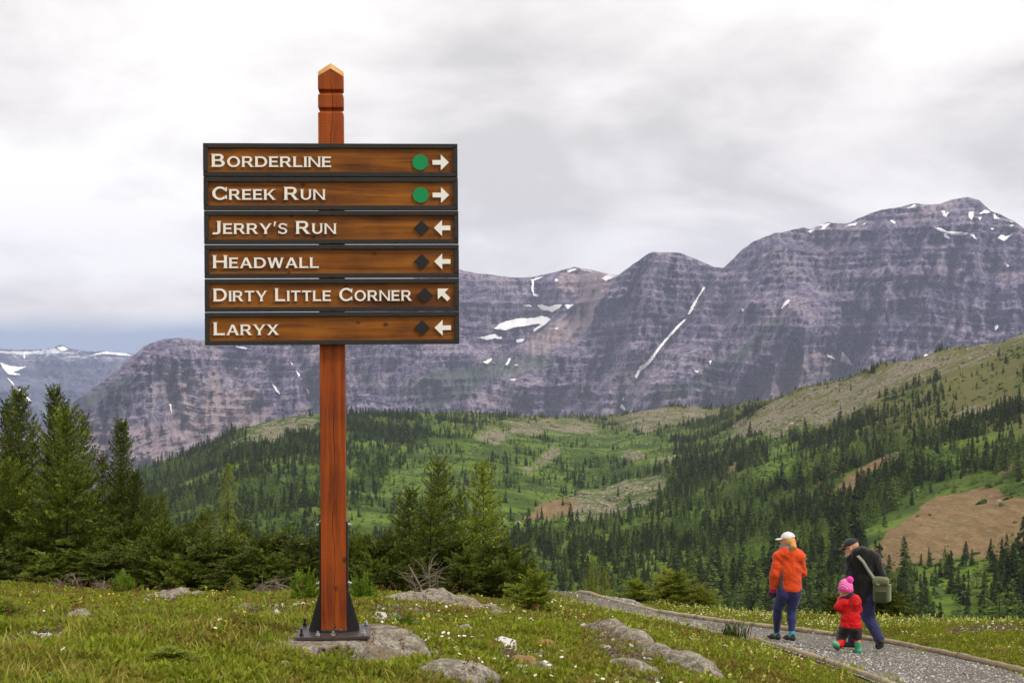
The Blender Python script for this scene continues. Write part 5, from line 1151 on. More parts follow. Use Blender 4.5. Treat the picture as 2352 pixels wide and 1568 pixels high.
def cushion(seed, n, r, h, l):
    rng = np.random.RandomState(seed); V = []; Fs = []; T = []
    for i in range(n):
        a = rng.uniform(0, 6.28); q = rng.rand() ** .5; p = np.array([q * r * math.cos(a), q * r * math.sin(a), h * (1 - q * q) * rng.uniform(.5, 1.1)]); d = np.array([p[0] / r, p[1] / r, rng.uniform(.2, 1.2)]) + rng.normal(0, .3, 3); d /= np.linalg.norm(d)
        s = np.cross(d, rng.normal(size=3)); s /= np.linalg.norm(s); L = l * rng.uniform(.6, 1.3); o = len(V); t = rng.rand()
        V += [p, p + d * L * .5 + s * L * .26, p + d * L, p + d * L * .5 - s * L * .26]; T += [t] * 4; Fs += [(o, o + 1, o + 2), (o, o + 2, o + 3)]
    return np.array(V), np.array(Fs), np.zeros(len(Fs), int), np.array(T)
def flower(seed, r, h, petals, cup=.15):
    rng = np.random.RandomState(seed); V = [(-.0022, 0, 0), (.0022, 0, 0), (0, .0012, h), ]; Fs = [(0, 1, 2)]; mi = [2]; tl = rng.normal(0, .25, 2)
    up = np.array([tl[0], tl[1] - .25, 1.0]); up /= np.linalg.norm(up); ax = np.cross(up, [1, 0, .1]); ax /= np.linalg.norm(ax); bx = np.cross(up, ax); c = np.array([0, 0, h])
    for i in range(petals):
        a = 6.283 * i / petals; d = ax * math.cos(a) + bx * math.sin(a); s = ax * -math.sin(a) + bx * math.cos(a); o = len(V); w = math.pi * r / petals * .85
        V += [c, c + d * r * .6 + s * w + up * r * cup, c + d * r + up * r * cup * 1.6, c + d * r * .6 - s * w + up * r * cup]; Fs += [(o, o + 1, o + 2), (o, o + 2, o + 3)]; mi += [0, 0]
    o = len(V)
    for i in range(6): V.append(c + up * .003 + (ax * math.cos(1.047 * i) + bx * math.sin(1.047 * i)) * r * .28)
    V.append(c + up * r * .3)
    for i in range(6): Fs.append((o + i, o + (i + 1) % 6, o + 6)); mi.append(1)
    return np.array(V), np.array(Fs), np.array(mi), rng.rand(len(V))
def spike(seed, h, n, l, spread):
    """seed head or bud cluster on a stalk"""
    rng = np.random.RandomState(seed); V = [(-.002, 0, 0), (.002, 0, 0), (0, .001, h)]; Fs = [(0, 1, 2)]; mi = [2]
    for i in range(n):
        z = h * rng.uniform(.62, 1.05); a = rng.uniform(0, 6.28); p = np.array([math.cos(a) * spread * rng.rand(), math.sin(a) * spread * rng.rand(), z]); d = rng.normal(size=3) + [0, 0, .8]; d /= np.linalg.norm(d); s = np.cross(d, rng.normal(size=3)); s /= np.linalg.norm(s); o = len(V)
        V += [p, p + d * l * .5 + s * l * .35, p + d * l, p + d * l * .5 - s * l * .35]; Fs += [(o, o + 1, o + 2), (o, o + 2, o + 3)]; mi += [0, 0]
    return np.array(V), np.array(Fs), np.array(mi), rng.rand(len(V))
def spots(n, seed, dmin=5.2, dmax=36.0, pw=-.55):
    rng = np.random.RandomState(seed); g_ = np.linspace(dmin, dmax, 400); w = g_ ** (1 + pw); cdf = np.cumsum(w); cdf /= cdf[-1]
    y = np.interp(rng.rand(n), cdf, g_); x = rng.uniform(-1, 1, n) * (.365 * y + .5)
    zc = g0(x, y); vv = VH + (CAMZ - zc) / y * F; return x, y, rng
def finish(name, temps, x, y, rng, smin_, smax_, mats, label, tilt=.15, sink=.0):
    n = len(x); z = gfull(x, y) - sink
    o = scatter_stuff(name, temps, np.c_[x, y, z], np.c_[rng.normal(0, tilt, (n, 2)), rng.uniform(0, 6.28, n)], rng.uniform(smin_, smax_, n), rng.randint(0, len(temps), n), mats)
    return tag(o, label, kind='stuff')
def keepmask(x, y, rng, soilk=.9):
    return ~rock_mask(x, y) & (path_dist(x, y) > .02 + .1 * rng.rand(len(x))) & (rng.rand(len(x)) > soilk * smooth01(soil(x, y) * 2.2)) & (np.hypot(x - SX, y - 9.05) > .24)
x, y, rng = spots(46000, 1, 5.2, 36, -.7)
dn = fbm(x * .5, y * .5, 0, 111, 3); k1 = keepmask(x, y, rng) & (rng.rand(len(x)) < np.clip(.55 + 1.6 * dn, .12, 1)); x, y = x[k1], y[k1]
sz = np.interp(x / y, [-.32, -.12, 0, .3], [1.25, 1.1, .85, .8])
n = len(x); rs = np.c_[rng.normal(0, .1, (n, 2)), rng.uniform(0, 6.28, n)]
tag(scatter_stuff('grass', [tuft(i, 11, .060, .075, .0040, .7) for i in range(5)], np.c_[x, y, gfull(x, y) - .006], rs, rng.uniform(.55, 1.25, n) * sz * np.clip(.45 + path_dist(x, y) / 1.6, .45, 1), rng.randint(0, 5, n), [M_GRASS]), 'short green and straw-coloured alpine grass over the meadow', kind='stuff')
rng = np.random.RandomState(41); n = 1500; E = np.concatenate([NEAR[:-1], FAR[12:-1]]); i = rng.randint(0, len(E), n); x = E[i, 0] + rng.normal(0, .16, n); y = E[i, 1] + rng.normal(0, .16, n); k1 = fbm(x * 1.1, y * 1.1, 0, 119, 2) > -.02
finish('verge_grass', [tuft(70 + i, 12, .075, .09, .0042, .8) for i in range(4)], x[k1], y[k1], rng, .5, 1.3, [M_GRASS], 'grass tufts leaning over the log edging of the path')
x, y, rng = spots(9000, 2, 5.2, 13, -.4)
lg = smooth01((-.06 - x / y + .10 * fbm(x * .8, y * .8, 0, 113, 3)) / .10) * smooth01((fbm(x * .9, y * .9, 0, 115, 2) + .25) / .4)
k1 = keepmask(x, y, rng) & (rng.rand(len(x)) < lg * .6 + .03); finish('long_grass', [tuft(20 + i, 13, .12, .10, .0032, .95) for i in range(4)], x[k1], y[k1], rng, .5, 1.15, [M_GRASS], 'longer arching grass in the left of the meadow')
x, y, rng = spots(60000, 3, 5.2, 36, -.7); k1 = keepmask(x, y, rng, .8)
finish('heath_plants', [cushion(i, 34, .085, .035, .030) for i in range(4)], x[k1], y[k1], rng, .6, 1.3, [M_HEATH], 'low creeping heath plants carpeting the ground', .1)
x, y, rng = spots(16000, 4, 5.2, 36, -.6); k1 = keepmask(x, y, rng) & (fbm(x * .7, y * .7, 0, 121, 3) > .08)
finish('moss', [cushion(10 + i, 40, .10, .045, .020) for i in range(3)], x[k1], y[k1], rng, .6, 1.4, [M_MOSS], 'bright green moss cushions between the grasses', .1)
x, y, rng = spots(3000, 14, 5.2, 12, -.5); k1 = keepmask(x, y, rng) & (fbm(x * .8, y * .8, 0, 125, 3) > .2)
finish('leafy_herbs', [cushion(30 + i, 22, .07, .05, .034) for i in range(4)], x[k1], y[k1], rng, .6, 1.3, [M_MOSS], 'broad-leaved low herbs among the grass', .15)
M_PW = simple('white_petal', (.78, .76, .66), .6, .05); M_PY = simple('yellow_petal', lin((222, 196, 30)), .6, .1); M_PP = simple('pale_yellow_bud', lin((196, 200, 96)), .7, .15); M_PR = simple('red_brown_seed', lin((112, 76, 44)), .8, .25); M_ST = simple('flower_stalk', lin((86, 104, 34)), .8, .2)
x, y, rng = spots(46000, 5, 5.6, 34, -.5); q = x / y
wz_ = smooth01((fbm(x * .45, y * .45, 0, 131, 3) + .02) / .25) * (.15 + .85 * smooth01((q + .10) / .08)) * .33
wz_ = np.where((y > 25) & (q > .1), .5 * smooth01((fbm(x * .7, y * .4, 0, 133, 2) + .3) / .4), wz_); k1 = keepmask(x, y, rng, .5) & (rng.rand(len(x)) < wz_)
finish('white_wildflowers', [flower(i, .0125, .055, 8) for i in range(4)], x[k1], y[k1], rng, .65, 1.25, [M_PW, M_PY, M_ST], 'scattered white wildflowers in the turf')
x, y, rng = spots(14000, 6, 5.6, 34, -.5); q = x / y
wy_ = smooth01((fbm(x * .6, y * .6, 0, 141, 3) - .12) / .2) * .30; wy_ = np.where((y > 22) & (q > .12), .25, wy_); k1 = keepmask(x, y, rng, .5) & (rng.rand(len(x)) < wy_)
finish('yellow_wildflowers', [flower(10 + i, .011, .08, 6, .4) for i in range(4)], x[k1], y[k1], rng, .6, 1.3, [M_PY, M_PY, M_ST], 'small yellow wildflowers in loose patches')
x, y, rng = spots(12000, 7, 9, 35, -.1); q = x / y; pd = path_dist(x, y)
wp_ = .22 * np.exp(-(pd / 2.2) ** 2) * (pd > .25) + np.where((q > .06) & (y > 25.5), .6, 0) + .04; k1 = keepmask(x, y, rng, .6) & (rng.rand(len(x)) < wp_)
finish('pale_lousewort', [spike(i, .105, 12, .016, .011) for i in range(4)], x[k1], y[k1], rng, .6, 1.35, [M_PP, M_PP, M_ST], 'pale yellow flower spikes lining the path')
x, y, rng = spots(2600, 8, 8, 26, -.2); k1 = keepmask(x, y, rng, .3) & (fbm(x * .5, y * .5, 0, 151, 2) > .05)
finish('red_sorrel', [spike(20 + i, .17, 12, .016, .018) for i in range(3)], x[k1], y[k1], rng, .6, 1.2, [M_PR, M_PR, M_PR], 'reddish brown seed stalks among the grass')
# dark grass tussock on the path edge
p = hit(1684, 1464); tz = tuft(61, 120, .30, .30, .006, .8); to = link('grass_tussock', mesh_np('grass_tussock', tz[0], tz[1], False, [leaf_mat('dark_tussock', lin((38, 58, 14)), lin((84, 104, 30)), lin((64, 84, 26)))], None, {'tint': ('FLOAT', tz[3])}))
to.location = p; tag(to, 'dark green round grass tussock on the near edge of the path', 'grass tussock')
# loose stones of the path
rng = np.random.RandomState(31); n = 26000; s = rng.rand(n) * (len(NEAR) - 1.001); t = rng.rand(n) * 1.04 - .02; i = s.astype(int); f = (s - i)[:, None]
A = NEAR[i] * (1 - f) + NEAR[i + 1] * f; B = FAR[i] * (1 - f) + FAR[i + 1] * f; Q = A * (1 - t[:, None]) + B * t[:, None]
Q[:, 2] = gfull(Q[:, 0], Q[:, 1]) + .034 - .02 * (2 * t - 1) ** 2
k = Mat('gravel_stone'); rnd = k.n('ShaderNodeObjectInfo').outputs['Random']; M_GST = k.done(k.ramp(rnd, [(0, lin((98, 94, 90))), (.6, lin((158, 153, 146))), (1, lin((208, 203, 194)))]), .9, spec=.2)
tag(scatter_stuff('gravel', [ico(s_, 1, .5, .6) for s_ in (5, 6, 7)], Q, rng.uniform(0, 6.28, (n, 3)) * [.15, .15, 1], np.exp(rng.normal(math.log(.0095), .36, n)), rng.randint(0, 3, n), [M_GST]), 'loose grey gravel stones on the path', kind='stuff')
# stone chips on the bare soil
x, y, rng = spots(16000, 9, 5.5, 30, -.5); k1 = (soil(x, y) > .12) & (path_dist(x, y) > .1); x, y = x[k1], y[k1]; n = len(x)
tag(scatter_stuff('stone_chips', [ico(s_, 1, .6, .6) for s_ in (8, 9)], np.c_[x, y, gfull(x, y)], rng.uniform(0, 6.28, (n, 3)) * [.15, .15, 1], np.exp(rng.normal(math.log(.016), .5, n)), rng.randint(0, 2, n), [M_GST]), 'stone chips scattered on bare soil patches', kind='stuff')
# ------------------------------------------------------------------ people
def fab(name, col, rough=.8, scale=60, bstr=.3, var=.18, sheen=.2):
    k = Mat(name); v = k.coord('Object'); a = k.noise(v, 9, 4, .5, .5); b = k.noise(v, scale * 6, 3)
    c = k.mix(a, tuple(q * (1 - var) for q in col), tuple(min(1, q * (1 + var)) for q in col)); return k.done(c, rough, k.math('ADD', k.math('MULTIPLY', a, 1.6), k.math('MULTIPLY', b, .2)), bstr, .03, .25, sheen=sheen)
M_SKIN = simple('skin', lin((206, 150, 122)), .55, .08, 40, .1); M_ORANGE = fab('orange_jacket', lin((214, 70, 8)), .7); M_DENIM = fab('blue_leggings', lin((46, 48, 98)), .85); M_NAVY = fab('navy_jeans', lin((42, 44, 80)), .9)
M_BLACKF = fab('black_fleece', lin((16, 15, 16)), .95, 80, .4, .2, .3); M_CAPW = fab('white_cap', lin((222, 218, 214)), .8, 80, .15, .05); M_CAPB = fab('black_cap', lin((38, 38, 44)), .8, 80, .2); M_HAIRB = simple('blonde_hair', lin((196, 146, 78)), .5, .35, 60, .5)
M_GREYF = fab('grey_scarf', lin((128, 124, 140)), .9); M_PANEL = fab('grey_panel', lin((92, 84, 84)), .9); M_PINK = fab('magenta_glove', lin((176, 22, 110)), .8); M_GLV = fab('dark_glove', lin((56, 30, 66)), .8); M_SHOE = fab('dark_shoe', lin((54, 50, 48)), .8, 60, .3); M_SOLE = fab('black_sole', lin((34, 32, 32)), .8)
M_SOCK = fab('turquoise_sock', lin((60, 176, 186)), .9); M_RED = fab('red_rainsuit', lin((204, 14, 18)), .55, 60, .35, .12, .0); M_SUITB = fab('black_rainsuit', lin((24, 23, 26)), .55, 60, .3); M_MINT = simple('mint_boot', lin((86, 170, 128)), .4, .2, 20, .1, .5); M_HATP = None
M_BOLIVE = fab('olive_bag', lin((92, 98, 62)), .8, 90, .25); M_BDARK = fab('dark_bag_panel', lin((52, 58, 30)), .7); M_BGREY = fab('grey_strap', lin((136, 138, 120)), .8); M_BEARD = simple('grey_beard', lin((186, 178, 170)), .8, .2, 80, .6); M_LENS = simple('dark_lens', lin((20, 20, 22)), .2, .1, 20, .0, .6)
k = Mat('striped_hat'); v = k.coord('Object'); wv = k.n('ShaderNodeTexWave', {'Vector': v, 'Scale': 14.0, 'Distortion': 1.0}, wave_type='BANDS', bands_direction='DIAGONAL').outputs['Fac']
M_HATP = k.done(k.mix(k.step(wv, .35, .6), lin((228, 92, 170)), lin((240, 150, 200))), .9, wv, .5, .01, .2)
M_POM = fab('pink_pompom', lin((236, 56, 168)), .9, 90, .6)
def hand(P, w, d, nrm, s=1.0, curl=.5):
    """palm and five separate curled fingers"""
    w = np.asarray(w, float); d = np.asarray(d, float); d /= np.linalg.norm(d); nrm = np.asarray(nrm, float); nrm = nrm - d * (nrm @ d); nrm /= np.linalg.norm(nrm); sd = np.cross(d, nrm)
    pc = w + d * .05 * s; ds = [sd_cap(P, w, w + d * .075 * s + sd * .0, .026 * s, .030 * s), sd_cap(P, w + d * .03 * s - sd * .02 * s, w + d * .08 * s - sd * .026 * s, .016 * s, .012 * s), sd_cap(P, w + d * .03 * s + sd * .02 * s, w + d * .08 * s + sd * .026 * s, .016 * s, .012 * s)]
    D_ = smins(ds, .02)
    for i, (o, L) in enumerate(((-.030, .062), (-.010, .074), (.010, .070), (.029, .054))):
        a = w + d * .085 * s + sd * o * s; b = a + (d * (1 - curl * .4) + nrm * curl * .5) * L * .5 * s; c_ = b + (d * (1 - curl) + nrm * curl * 1.2) * L * .5 * s
        D_ = np.minimum(D_, smin(sd_cap(P, a, b, .0092 * s, .0085 * s), sd_cap(P, b, c_, .0085 * s, .0072 * s), .006))
    a = w + d * .03 * s - sd * .026 * s; b = a + (d * .6 - sd * .6 + nrm * .3) * .038 * s; c_ = b + (d * .9 + nrm * .35) * .03 * s
    return np.minimum(D_, smin(sd_cap(P, a, b, .011 * s, .0095 * s), sd_cap(P, b, c_, .0095 * s, .0078 * s), .008))
def head(P, c, s, face, jaw=1.0):
    """head with brow, nose, mouth, chin and ears; face = horizontal unit direction the person looks"""
    c = np.asarray(c, float); f = np.array([face[0], face[1], face[2] if len(face) > 2 else 0.0]); f /= np.linalg.norm(f); r_ = np.cross(f, [0, 0, 1.0]); r_ /= np.linalg.norm(r_); u_ = np.cross(r_, f)
    q = P - c.astype(np.float32); L = np.stack([q @ r_, q @ f, q @ u_], -1) / s
    d = smin(sd_ell(L, (0, -.012, .028), (.076, .096, .092)), sd_ell(L, (0, .030, -.045), (.056, .062, .068)), .04)
    d = smin(d, sd_cap(L, (0, .088, .012), (0, .108, -.022), .009, .015), .012)
    d = smin(d, sd_cap(L, (-.022, .082, -.058), (.022, .082, -.058), .010, .010), .012); d = smin(d, sd_cap(L, (-.02, .076, -.09), (.02, .076, -.09), .016 * jaw, .016 * jaw), .02)
    d = smin(d, sd_cap(L, (-.04, .078, .028), (.04, .078, .028), .012, .012), .012)
    for g in (-1, 1):
        d = np.maximum(d, -(np.linalg.norm(L - np.array([g * .032, .102, .006], np.float32), axis=-1) - .016))
        d = smin(d, np.linalg.norm(L - np.array([g * .032, .080, .006], np.float32), axis=-1) - .013, .003)
        d = smin(d, sd_ell(L, (g * .077, -.008, -.012), (.010, .018, .032)), .006)
    return d * s
def cap_obj(parent, c, face, s, m, m2, tilt=0.0):
    f = np.array([face[0], face[1], face[2] if len(face) > 2 else 0.0]); f /= np.linalg.norm(f); r_ = np.cross(f, [0, 0, 1.0]); r_ /= np.linalg.norm(r_); u_ = np.cross(r_, f); c = np.asarray(c, float)
    def loc(P): q = P - c.astype(np.float32); return np.stack([q @ r_, q @ f, q @ u_], -1) / s
    def dome(P):
        L = loc(P); d = sd_ell(L, (0, -.012, .030), (.087, .108, .094)); d = np.maximum(d, -(L[..., 2] - .032 + .22 * np.minimum(L[..., 1], 0)))
        return smin(d, sd_ell(L, (0, -.012, .124), (.010, .010, .006)), .004) * s
    def brim(P):
        L = loc(P); z = L[..., 2] - .034 + 2.6 * L[..., 0] ** 2 + .22 * (L[..., 1] - .08); d2 = sd_ell(np.stack([L[..., 0], L[..., 1], 0 * z], -1), (0, .085, 0), (.074, .088, 1)); return np.maximum(np.maximum(d2, np.abs(z) - .0055), -(L[..., 1] - .055)) * s
    o = sdf_obj('cap', dome, c - .2 * s, c + .2 * s, .0055, m, parent); sdf_obj('brim', brim, c - .26 * s, c + .26 * s, .0045, m2, o); return o
def shoe_sdf(P, heel, toe, h=.09, w=.042):
    heel = np.asarray(heel, float); toe = np.asarray(toe, float); d = toe - heel; L = np.linalg.norm(d); d /= L; up = np.array([0, 0, 1.0]) - d * d[2]; up /= np.linalg.norm(up); sd = np.cross(d, up); q = P - heel.astype(np.float32); l = np.stack([q @ d, q @ sd, q @ up], -1)
    a = smins([sd_cap(l, (.035, 0, .035), (L * .6, 0, .028), w * .88, w * 1.02, (1, 1, .8)), sd_cap(l, (L * .6, 0, .028), (L - .04, 0, .022), w * 1.02, w * .85, (1, 1, .7)), sd_cap(l, (.035, 0, .04), (.045, 0, h), w * .85, w * .8)], .03)
    return np.maximum(a, -l[..., 2]), l
def shoe(parent, heel, toe, m, msole, h=.09, w=.042, name='shoe'):
    lo = np.minimum(heel, toe) - .1; hi = np.maximum(heel, toe) + .15
    o = sdf_obj(name, lambda P: shoe_sdf(P, heel, toe, h, w)[0], lo, hi, .007, m, parent)
    def so(P): d, l = shoe_sdf(P, heel, toe, h, w); return np.maximum(d - .004, np.abs(l[..., 2] - .008) - .012)
    sdf_obj('sole', so, lo, hi, .006, msole, o); return o
def fold(P, amp, fr, seed, anis=(1, 1, .5)): return amp * fbm(P[..., 0] * fr * anis[0], P[..., 1] * fr * anis[1], P[..., 2] * fr * anis[2], seed, 3)
def stand(u, v, D):  # feet on the path where the photo shows them
    x = (u - U0) / F * D; return np.array([x, D, CAMZ - (v - VH) / F * D])
# --- woman in the orange jacket
pw_ = hit(1817, 1476); WS = (F / pw_[1]) / .91875 * 4.355                 # close-up pixels per metre at her distance
wom = thing('person', 'person in orange jacket, blue leggings and white cap walking up the path', 'person', pw_)
def w(X, Y, y=0.0): return np.array([(X - 435) / WS, y, (1345 - Y) / WS])
gz = lambda X, y: float(g0(pw_[0] + (X - 435) / WS, pw_[1] + y) - pw_[2]) + .035
fL = gz(320, .42); fR = gz(435, 0)
shL, shR = w(298, 405), w(533, 408); elL, wrL = w(252, 590, -.03), w(246, 745, .04); elR, wrR = w(566, 580, .05), w(545, 640, .26)
hipL, hipR = w(352, 815), w(474, 815); knL, anL = w(310, 985, .16), np.array([(325 - 435) / WS, .36, fL + .10]); knR, anR = w(446, 1000, .05), np.array([(441 - 435) / WS, -.01, fR + .11])
HC = w(398, 232, .03); FD_ = (-.93, .36, -.02)
def wbody(P):
    return smins([head(P, HC, 1.0, FD_), sd_cap(P, w(405, 330), HC + [.01, -.01, -.05], .055, .05), sd_cap(P, w(410, 420), w(425, 760), .13, .135, (1, .65, 1)), sd_cap(P, w(405, 360), shL, .05, .05), sd_cap(P, w(405, 360), shR, .05, .05), sd_cap(P, shL, elL, .045, .038), sd_cap(P, elL, wrL, .038, .028), sd_cap(P, shR, elR, .045, .038), sd_cap(P, elR, wrR, .038, .028),
                  sd_cap(P, hipL, knL, .075, .05), sd_cap(P, knL, anL, .048, .034), sd_cap(P, hipR, knR, .075, .05), sd_cap(P, knR, anR, .048, .034), sd_cap(P, anL, anL + [-.06, .11, -.05], .03, .025), sd_cap(P, anR, anR + [-.05, .12, -.05], .03, .025), hand(P, wrR, (-.5, .7, -.1), (0, 0, 1), .95)], .02)
lo, hi = (-.5, -.35, -.05), (.45, .6, 1.75)
sdf_obj('body', wbody, lo, hi, .010, M_SKIN, wom)
def wjack(P):
    t = smins([sd_cap(P, w(412, 420, .0), w(418, 560), .150, .148, (1, .68, 1)), sd_cap(P, w(418, 560), w(432, 775), .148, .155, (1, .70, 1)), sd_cap(P, w(400, 345), shL, .07, .072), sd_cap(P, w(405, 345), shR, .07, .072), sd_cap(P, w(402, 330), w(402, 352), .068, .09)], .05)
    t = np.maximum(t, w(0, 775)[2] - P[..., 2]); a = np.minimum(smin(sd_cap(P, shL, elL, .064, .056), sd_cap(P, elL, wrL, .056, .048), .03), smin(sd_cap(P, shR, elR, .062, .056), sd_cap(P, elR, wrR, .056, .046), .03))
    a = np.maximum(a, -(P[..., 2] - (wrL[2] - .012))); d = smin(t, a, .025); return d + fold(P, .012, 9, 201) - .009 * ridged(P[..., 0] * 7 + P[..., 2] * 3, P[..., 1] * 7, P[..., 2] * 9, 205, 2)
jk = sdf_obj('jacket', wjack, lo, hi, .0085, M_ORANGE, wom)
sdf_obj('side_panel', lambda P: np.maximum(wjack(P) - .004, np.maximum(np.abs(P[..., 0] - w(316, 0)[0] - .10 * (P[..., 2] - w(0, 700)[2])) - .045 * np.clip(1 - (P[..., 2] - w(0, 775)[2]) / .36, 0, 1), np.abs(P[..., 2] - w(0, 650)[2]) - .17)), (-.3, -.3, .7), (.1, .3, 1.2), .008, M_PANEL, jk)
def wleg(P):
    d = smins([sd_cap(P, w(372, 775), w(466, 775), .115, .115, (1, .85, 1)), sd_cap(P, hipL, knL, .098, .066), sd_cap(P, knL, knL * .62 + anL * .38, .064, .066), sd_cap(P, knL * .62 + anL * .38, anL, .064, .042), sd_cap(P, hipR, knR, .098, .066), sd_cap(P, knR, knR * .62 + anR * .38, .064, .066), sd_cap(P, knR * .62 + anR * .38, anR + [0, 0, .01], .064, .042)], .02)
    return d + fold(P, .005, 30, 211, (.6, .6, 1.4))
sdf_obj('leggings', wleg, lo, hi, .0085, M_DENIM, wom)
for an_, hd in ((anL, (-.55, .83)), (anR, (-.45, .89))):
    sdf_obj('sock', lambda P: sd_cap(P, an_ - [0, 0, .035], an_ + [0, 0, .012], .045, .046), an_ - .1, an_ + .1, .008, M_SOCK, wom)
    h_ = np.array([an_[0] - hd[0] * .06, an_[1] - hd[1] * .06, an_[2] - .105]); shoe(wom, h_, h_ + np.array([hd[0], hd[1], 0]) * .255, M_SHOE, M_SOLE)
def glove(P): return hand(P, wrL + [0, 0, -.015], (.02, .12, -1), (.1, 1, 0), 1.05, .55) - .004
g_ = sdf_obj('glove', lambda P: np.maximum(glove(P), (wrL[2] - .075) - P[..., 2]), wrL - .22, wrL + .12, .0055, M_PINK, wom); sdf_obj('glove_fingers', lambda P: np.maximum(glove(P) - .001, P[..., 2] - (wrL[2] - .075)), wrL - .22, wrL + .12, .0055, M_GLV, g_)
sdf_obj('scarf', lambda P: np.maximum(sd_cap(P, w(352, 308, .03), w(405, 314, -.02), .060, .070, (1, 1, .8)), -1) + fold(P, .008, 20, 221), w(380, 320) - .22, w(380, 320) + .22, .007, M_GREYF, wom)
def hair(P):
    b = HC; tl = smins([sd_ell(P, b + [.012, -.02, -.005], (.083, .09, .085)), sd_cap(P, b + [.075, -.055, .012], b + [.068, -.115, -.075], .030, .043), sd_cap(P, b + [.068, -.115, -.075], b + [.055, -.118, -.155], .043, .014)], .02)
    tl = np.maximum(tl, -(P[..., 0] - (b[0] - .035))); return tl + .010 * pn(P[..., 0] * 70, P[..., 1] * 70, P[..., 2] * 9, 4)
hr = sdf_obj('hair', hair, HC - .26, HC + .22, .006, M_HAIRB, wom); sdf_obj('hair_tie', lambda P: sd_cap(P, HC + [.07, -.055, .014], HC + [.09, -.075, -.008], .026, .026), HC - .2, HC + .2, .006, fab('coral_tie', lin((236, 84, 70))), hr)
cap_obj(wom, HC + [0, 0, .0], FD_, 1.0, M_CAPW, M_CAPW)
# --- man in black
pm_ = hit(1987, 1494); MS = (F / pm_[1]) / .91875 * 4.355
man = thing('person', 'stooping person in black hooded top, jeans and dark cap beside the child', 'person', pm_)
def m(X, Y, y=0.0): return np.array([(X - 1232) / MS, y, (1420 - Y) / MS])
gm = lambda X, y: float(g0(pm_[0] + (X - 1232) / MS, pm_[1] + y) - pm_[2]) + .035
MHC = m(1085, 300, .02); MF = (-.86, .42, -.28)
ms_L, ms_R = m(1105, 445, .03), m(1318, 425, -.04); me_L, mw_L = m(1082, 640, .02), m(1108, 815, .10); me_R, mw_R = m(1392, 600, -.05), m(1370, 720, .14)
mh_L, mh_R = m(1175, 850, .05), m(1255, 850, -.03); mk_L, ma_L = m(1160, 1090, .22), np.array([(1150 - 1232) / MS, .28, gm(1150, .28) + .10]); mk_R, ma_R = m(1262, 1050, -.02), m(1350, 1262, -.20)
def mbody(P):
    return smins([head(P, MHC, 1.03, MF, 1.15), sd_cap(P, m(1150, 390), MHC + [.03, -.01, -.05], .065, .058), sd_cap(P, m(1200, 450), m(1215, 830), .145, .14, (1, .7, 1)), sd_cap(P, ms_L, me_L, .05, .042), sd_cap(P, me_L, mw_L, .04, .03), sd_cap(P, ms_R, me_R, .05, .042), sd_cap(P, me_R, mw_R, .04, .03), sd_cap(P, mh_L, mk_L, .085, .058), sd_cap(P, mk_L, ma_L, .055, .04), sd_cap(P, mh_R, mk_R, .085, .058), sd_cap(P, mk_R, ma_R, .055, .04),
                  hand(P, mw_L, (-.15, .35, -1), (-.6, .8, .2), 1.1, .6), hand(P, mw_R, (-.3, .6, -.8), (-.8, .2, 0), 1.1, .6)], .02)
lo, hi = (-.55, -.45, -.05), (.55, .6, 1.75)
sdf_obj('body', mbody, lo, hi, .010, M_SKIN, man)
def mjack(P):
    t = smins([sd_cap(P, m(1205, 450, -.02), m(1200, 640), .178, .165, (1, .72, 1)), sd_cap(P, m(1200, 640), m(1205, 860), .165, .165, (1, .72, 1)), sd_cap(P, m(1165, 385, -.02), ms_L, .075, .08), sd_cap(P, m(1185, 375, -.04), ms_R, .085, .09), sd_ell(P, m(1180, 352, -.06), (.115, .085, .075))], .05)
    t = np.maximum(t, m(0, 862)[2] - P[..., 2]); a = np.minimum(smin(sd_cap(P, ms_L, me_L, .082, .072), sd_cap(P, me_L, mw_L, .072, .052), .03), smin(sd_cap(P, ms_R, me_R, .082, .072), sd_cap(P, me_R, mw_R, .072, .052), .03))
    return smin(t, a, .025) + fold(P, .018, 8, 231) - .010 * ridged(P[..., 0] * 7 - P[..., 2] * 3, P[..., 1] * 7, P[..., 2] * 8, 235, 2)
mj = sdf_obj('hooded_top', mjack, lo, hi, .0085, M_BLACKF, man)
def mleg(P): return smins([sd_cap(P, m(1175, 850), m(1250, 850), .12, .12, (1, .85, 1)), sd_cap(P, mh_L, mk_L, .105, .08), sd_cap(P, mk_L, ma_L, .08, .068), sd_cap(P, mh_R, mk_R, .105, .08), sd_cap(P, mk_R, ma_R, .08, .066)], .025) - .007 * ridged(P[..., 0] * 8, P[..., 1] * 8, P[..., 2] * 16, 245, 2)
sdf_obj('jeans', mleg, lo, hi, .0085, M_NAVY, man)
hL = np.array([ma_L[0] + .05, ma_L[1] - .03, ma_L[2] - .10]); shoe(man, hL, hL + np.array([-.93, .36, 0]) * .285, M_SHOE, M_SOLE, .10, .048)
hR = ma_R + [.012, -.085, -.045]; tR = m(1372, 1405, -.02); tR = hR + (tR - hR) / np.linalg.norm(tR - hR) * .285
lo_ = np.minimum(hR, tR) - .14; hi_ = np.maximum(hR, tR) + .16
def rear(P):
    d = tR - hR; L = np.linalg.norm(d); d = d / L; up = np.array([0, 1.0, .45]); up = up - d * (up @ d); up /= np.linalg.norm(up); sd = np.cross(d, up); q = P - hR.astype(np.float32); l = np.stack([q @ d, q @ sd, q @ up], -1)
    a = smins([sd_cap(l, (.04, 0, .035), (L * .6, 0, .028), .043, .05, (1, 1, .8)), sd_cap(l, (L * .6, 0, .028), (L - .045, 0, .022), .05, .042, (1, 1, .7)), sd_cap(l, (.04, 0, .04), (.04, 0, .10), .042, .042)], .03); return np.maximum(a, -l[..., 2]), l
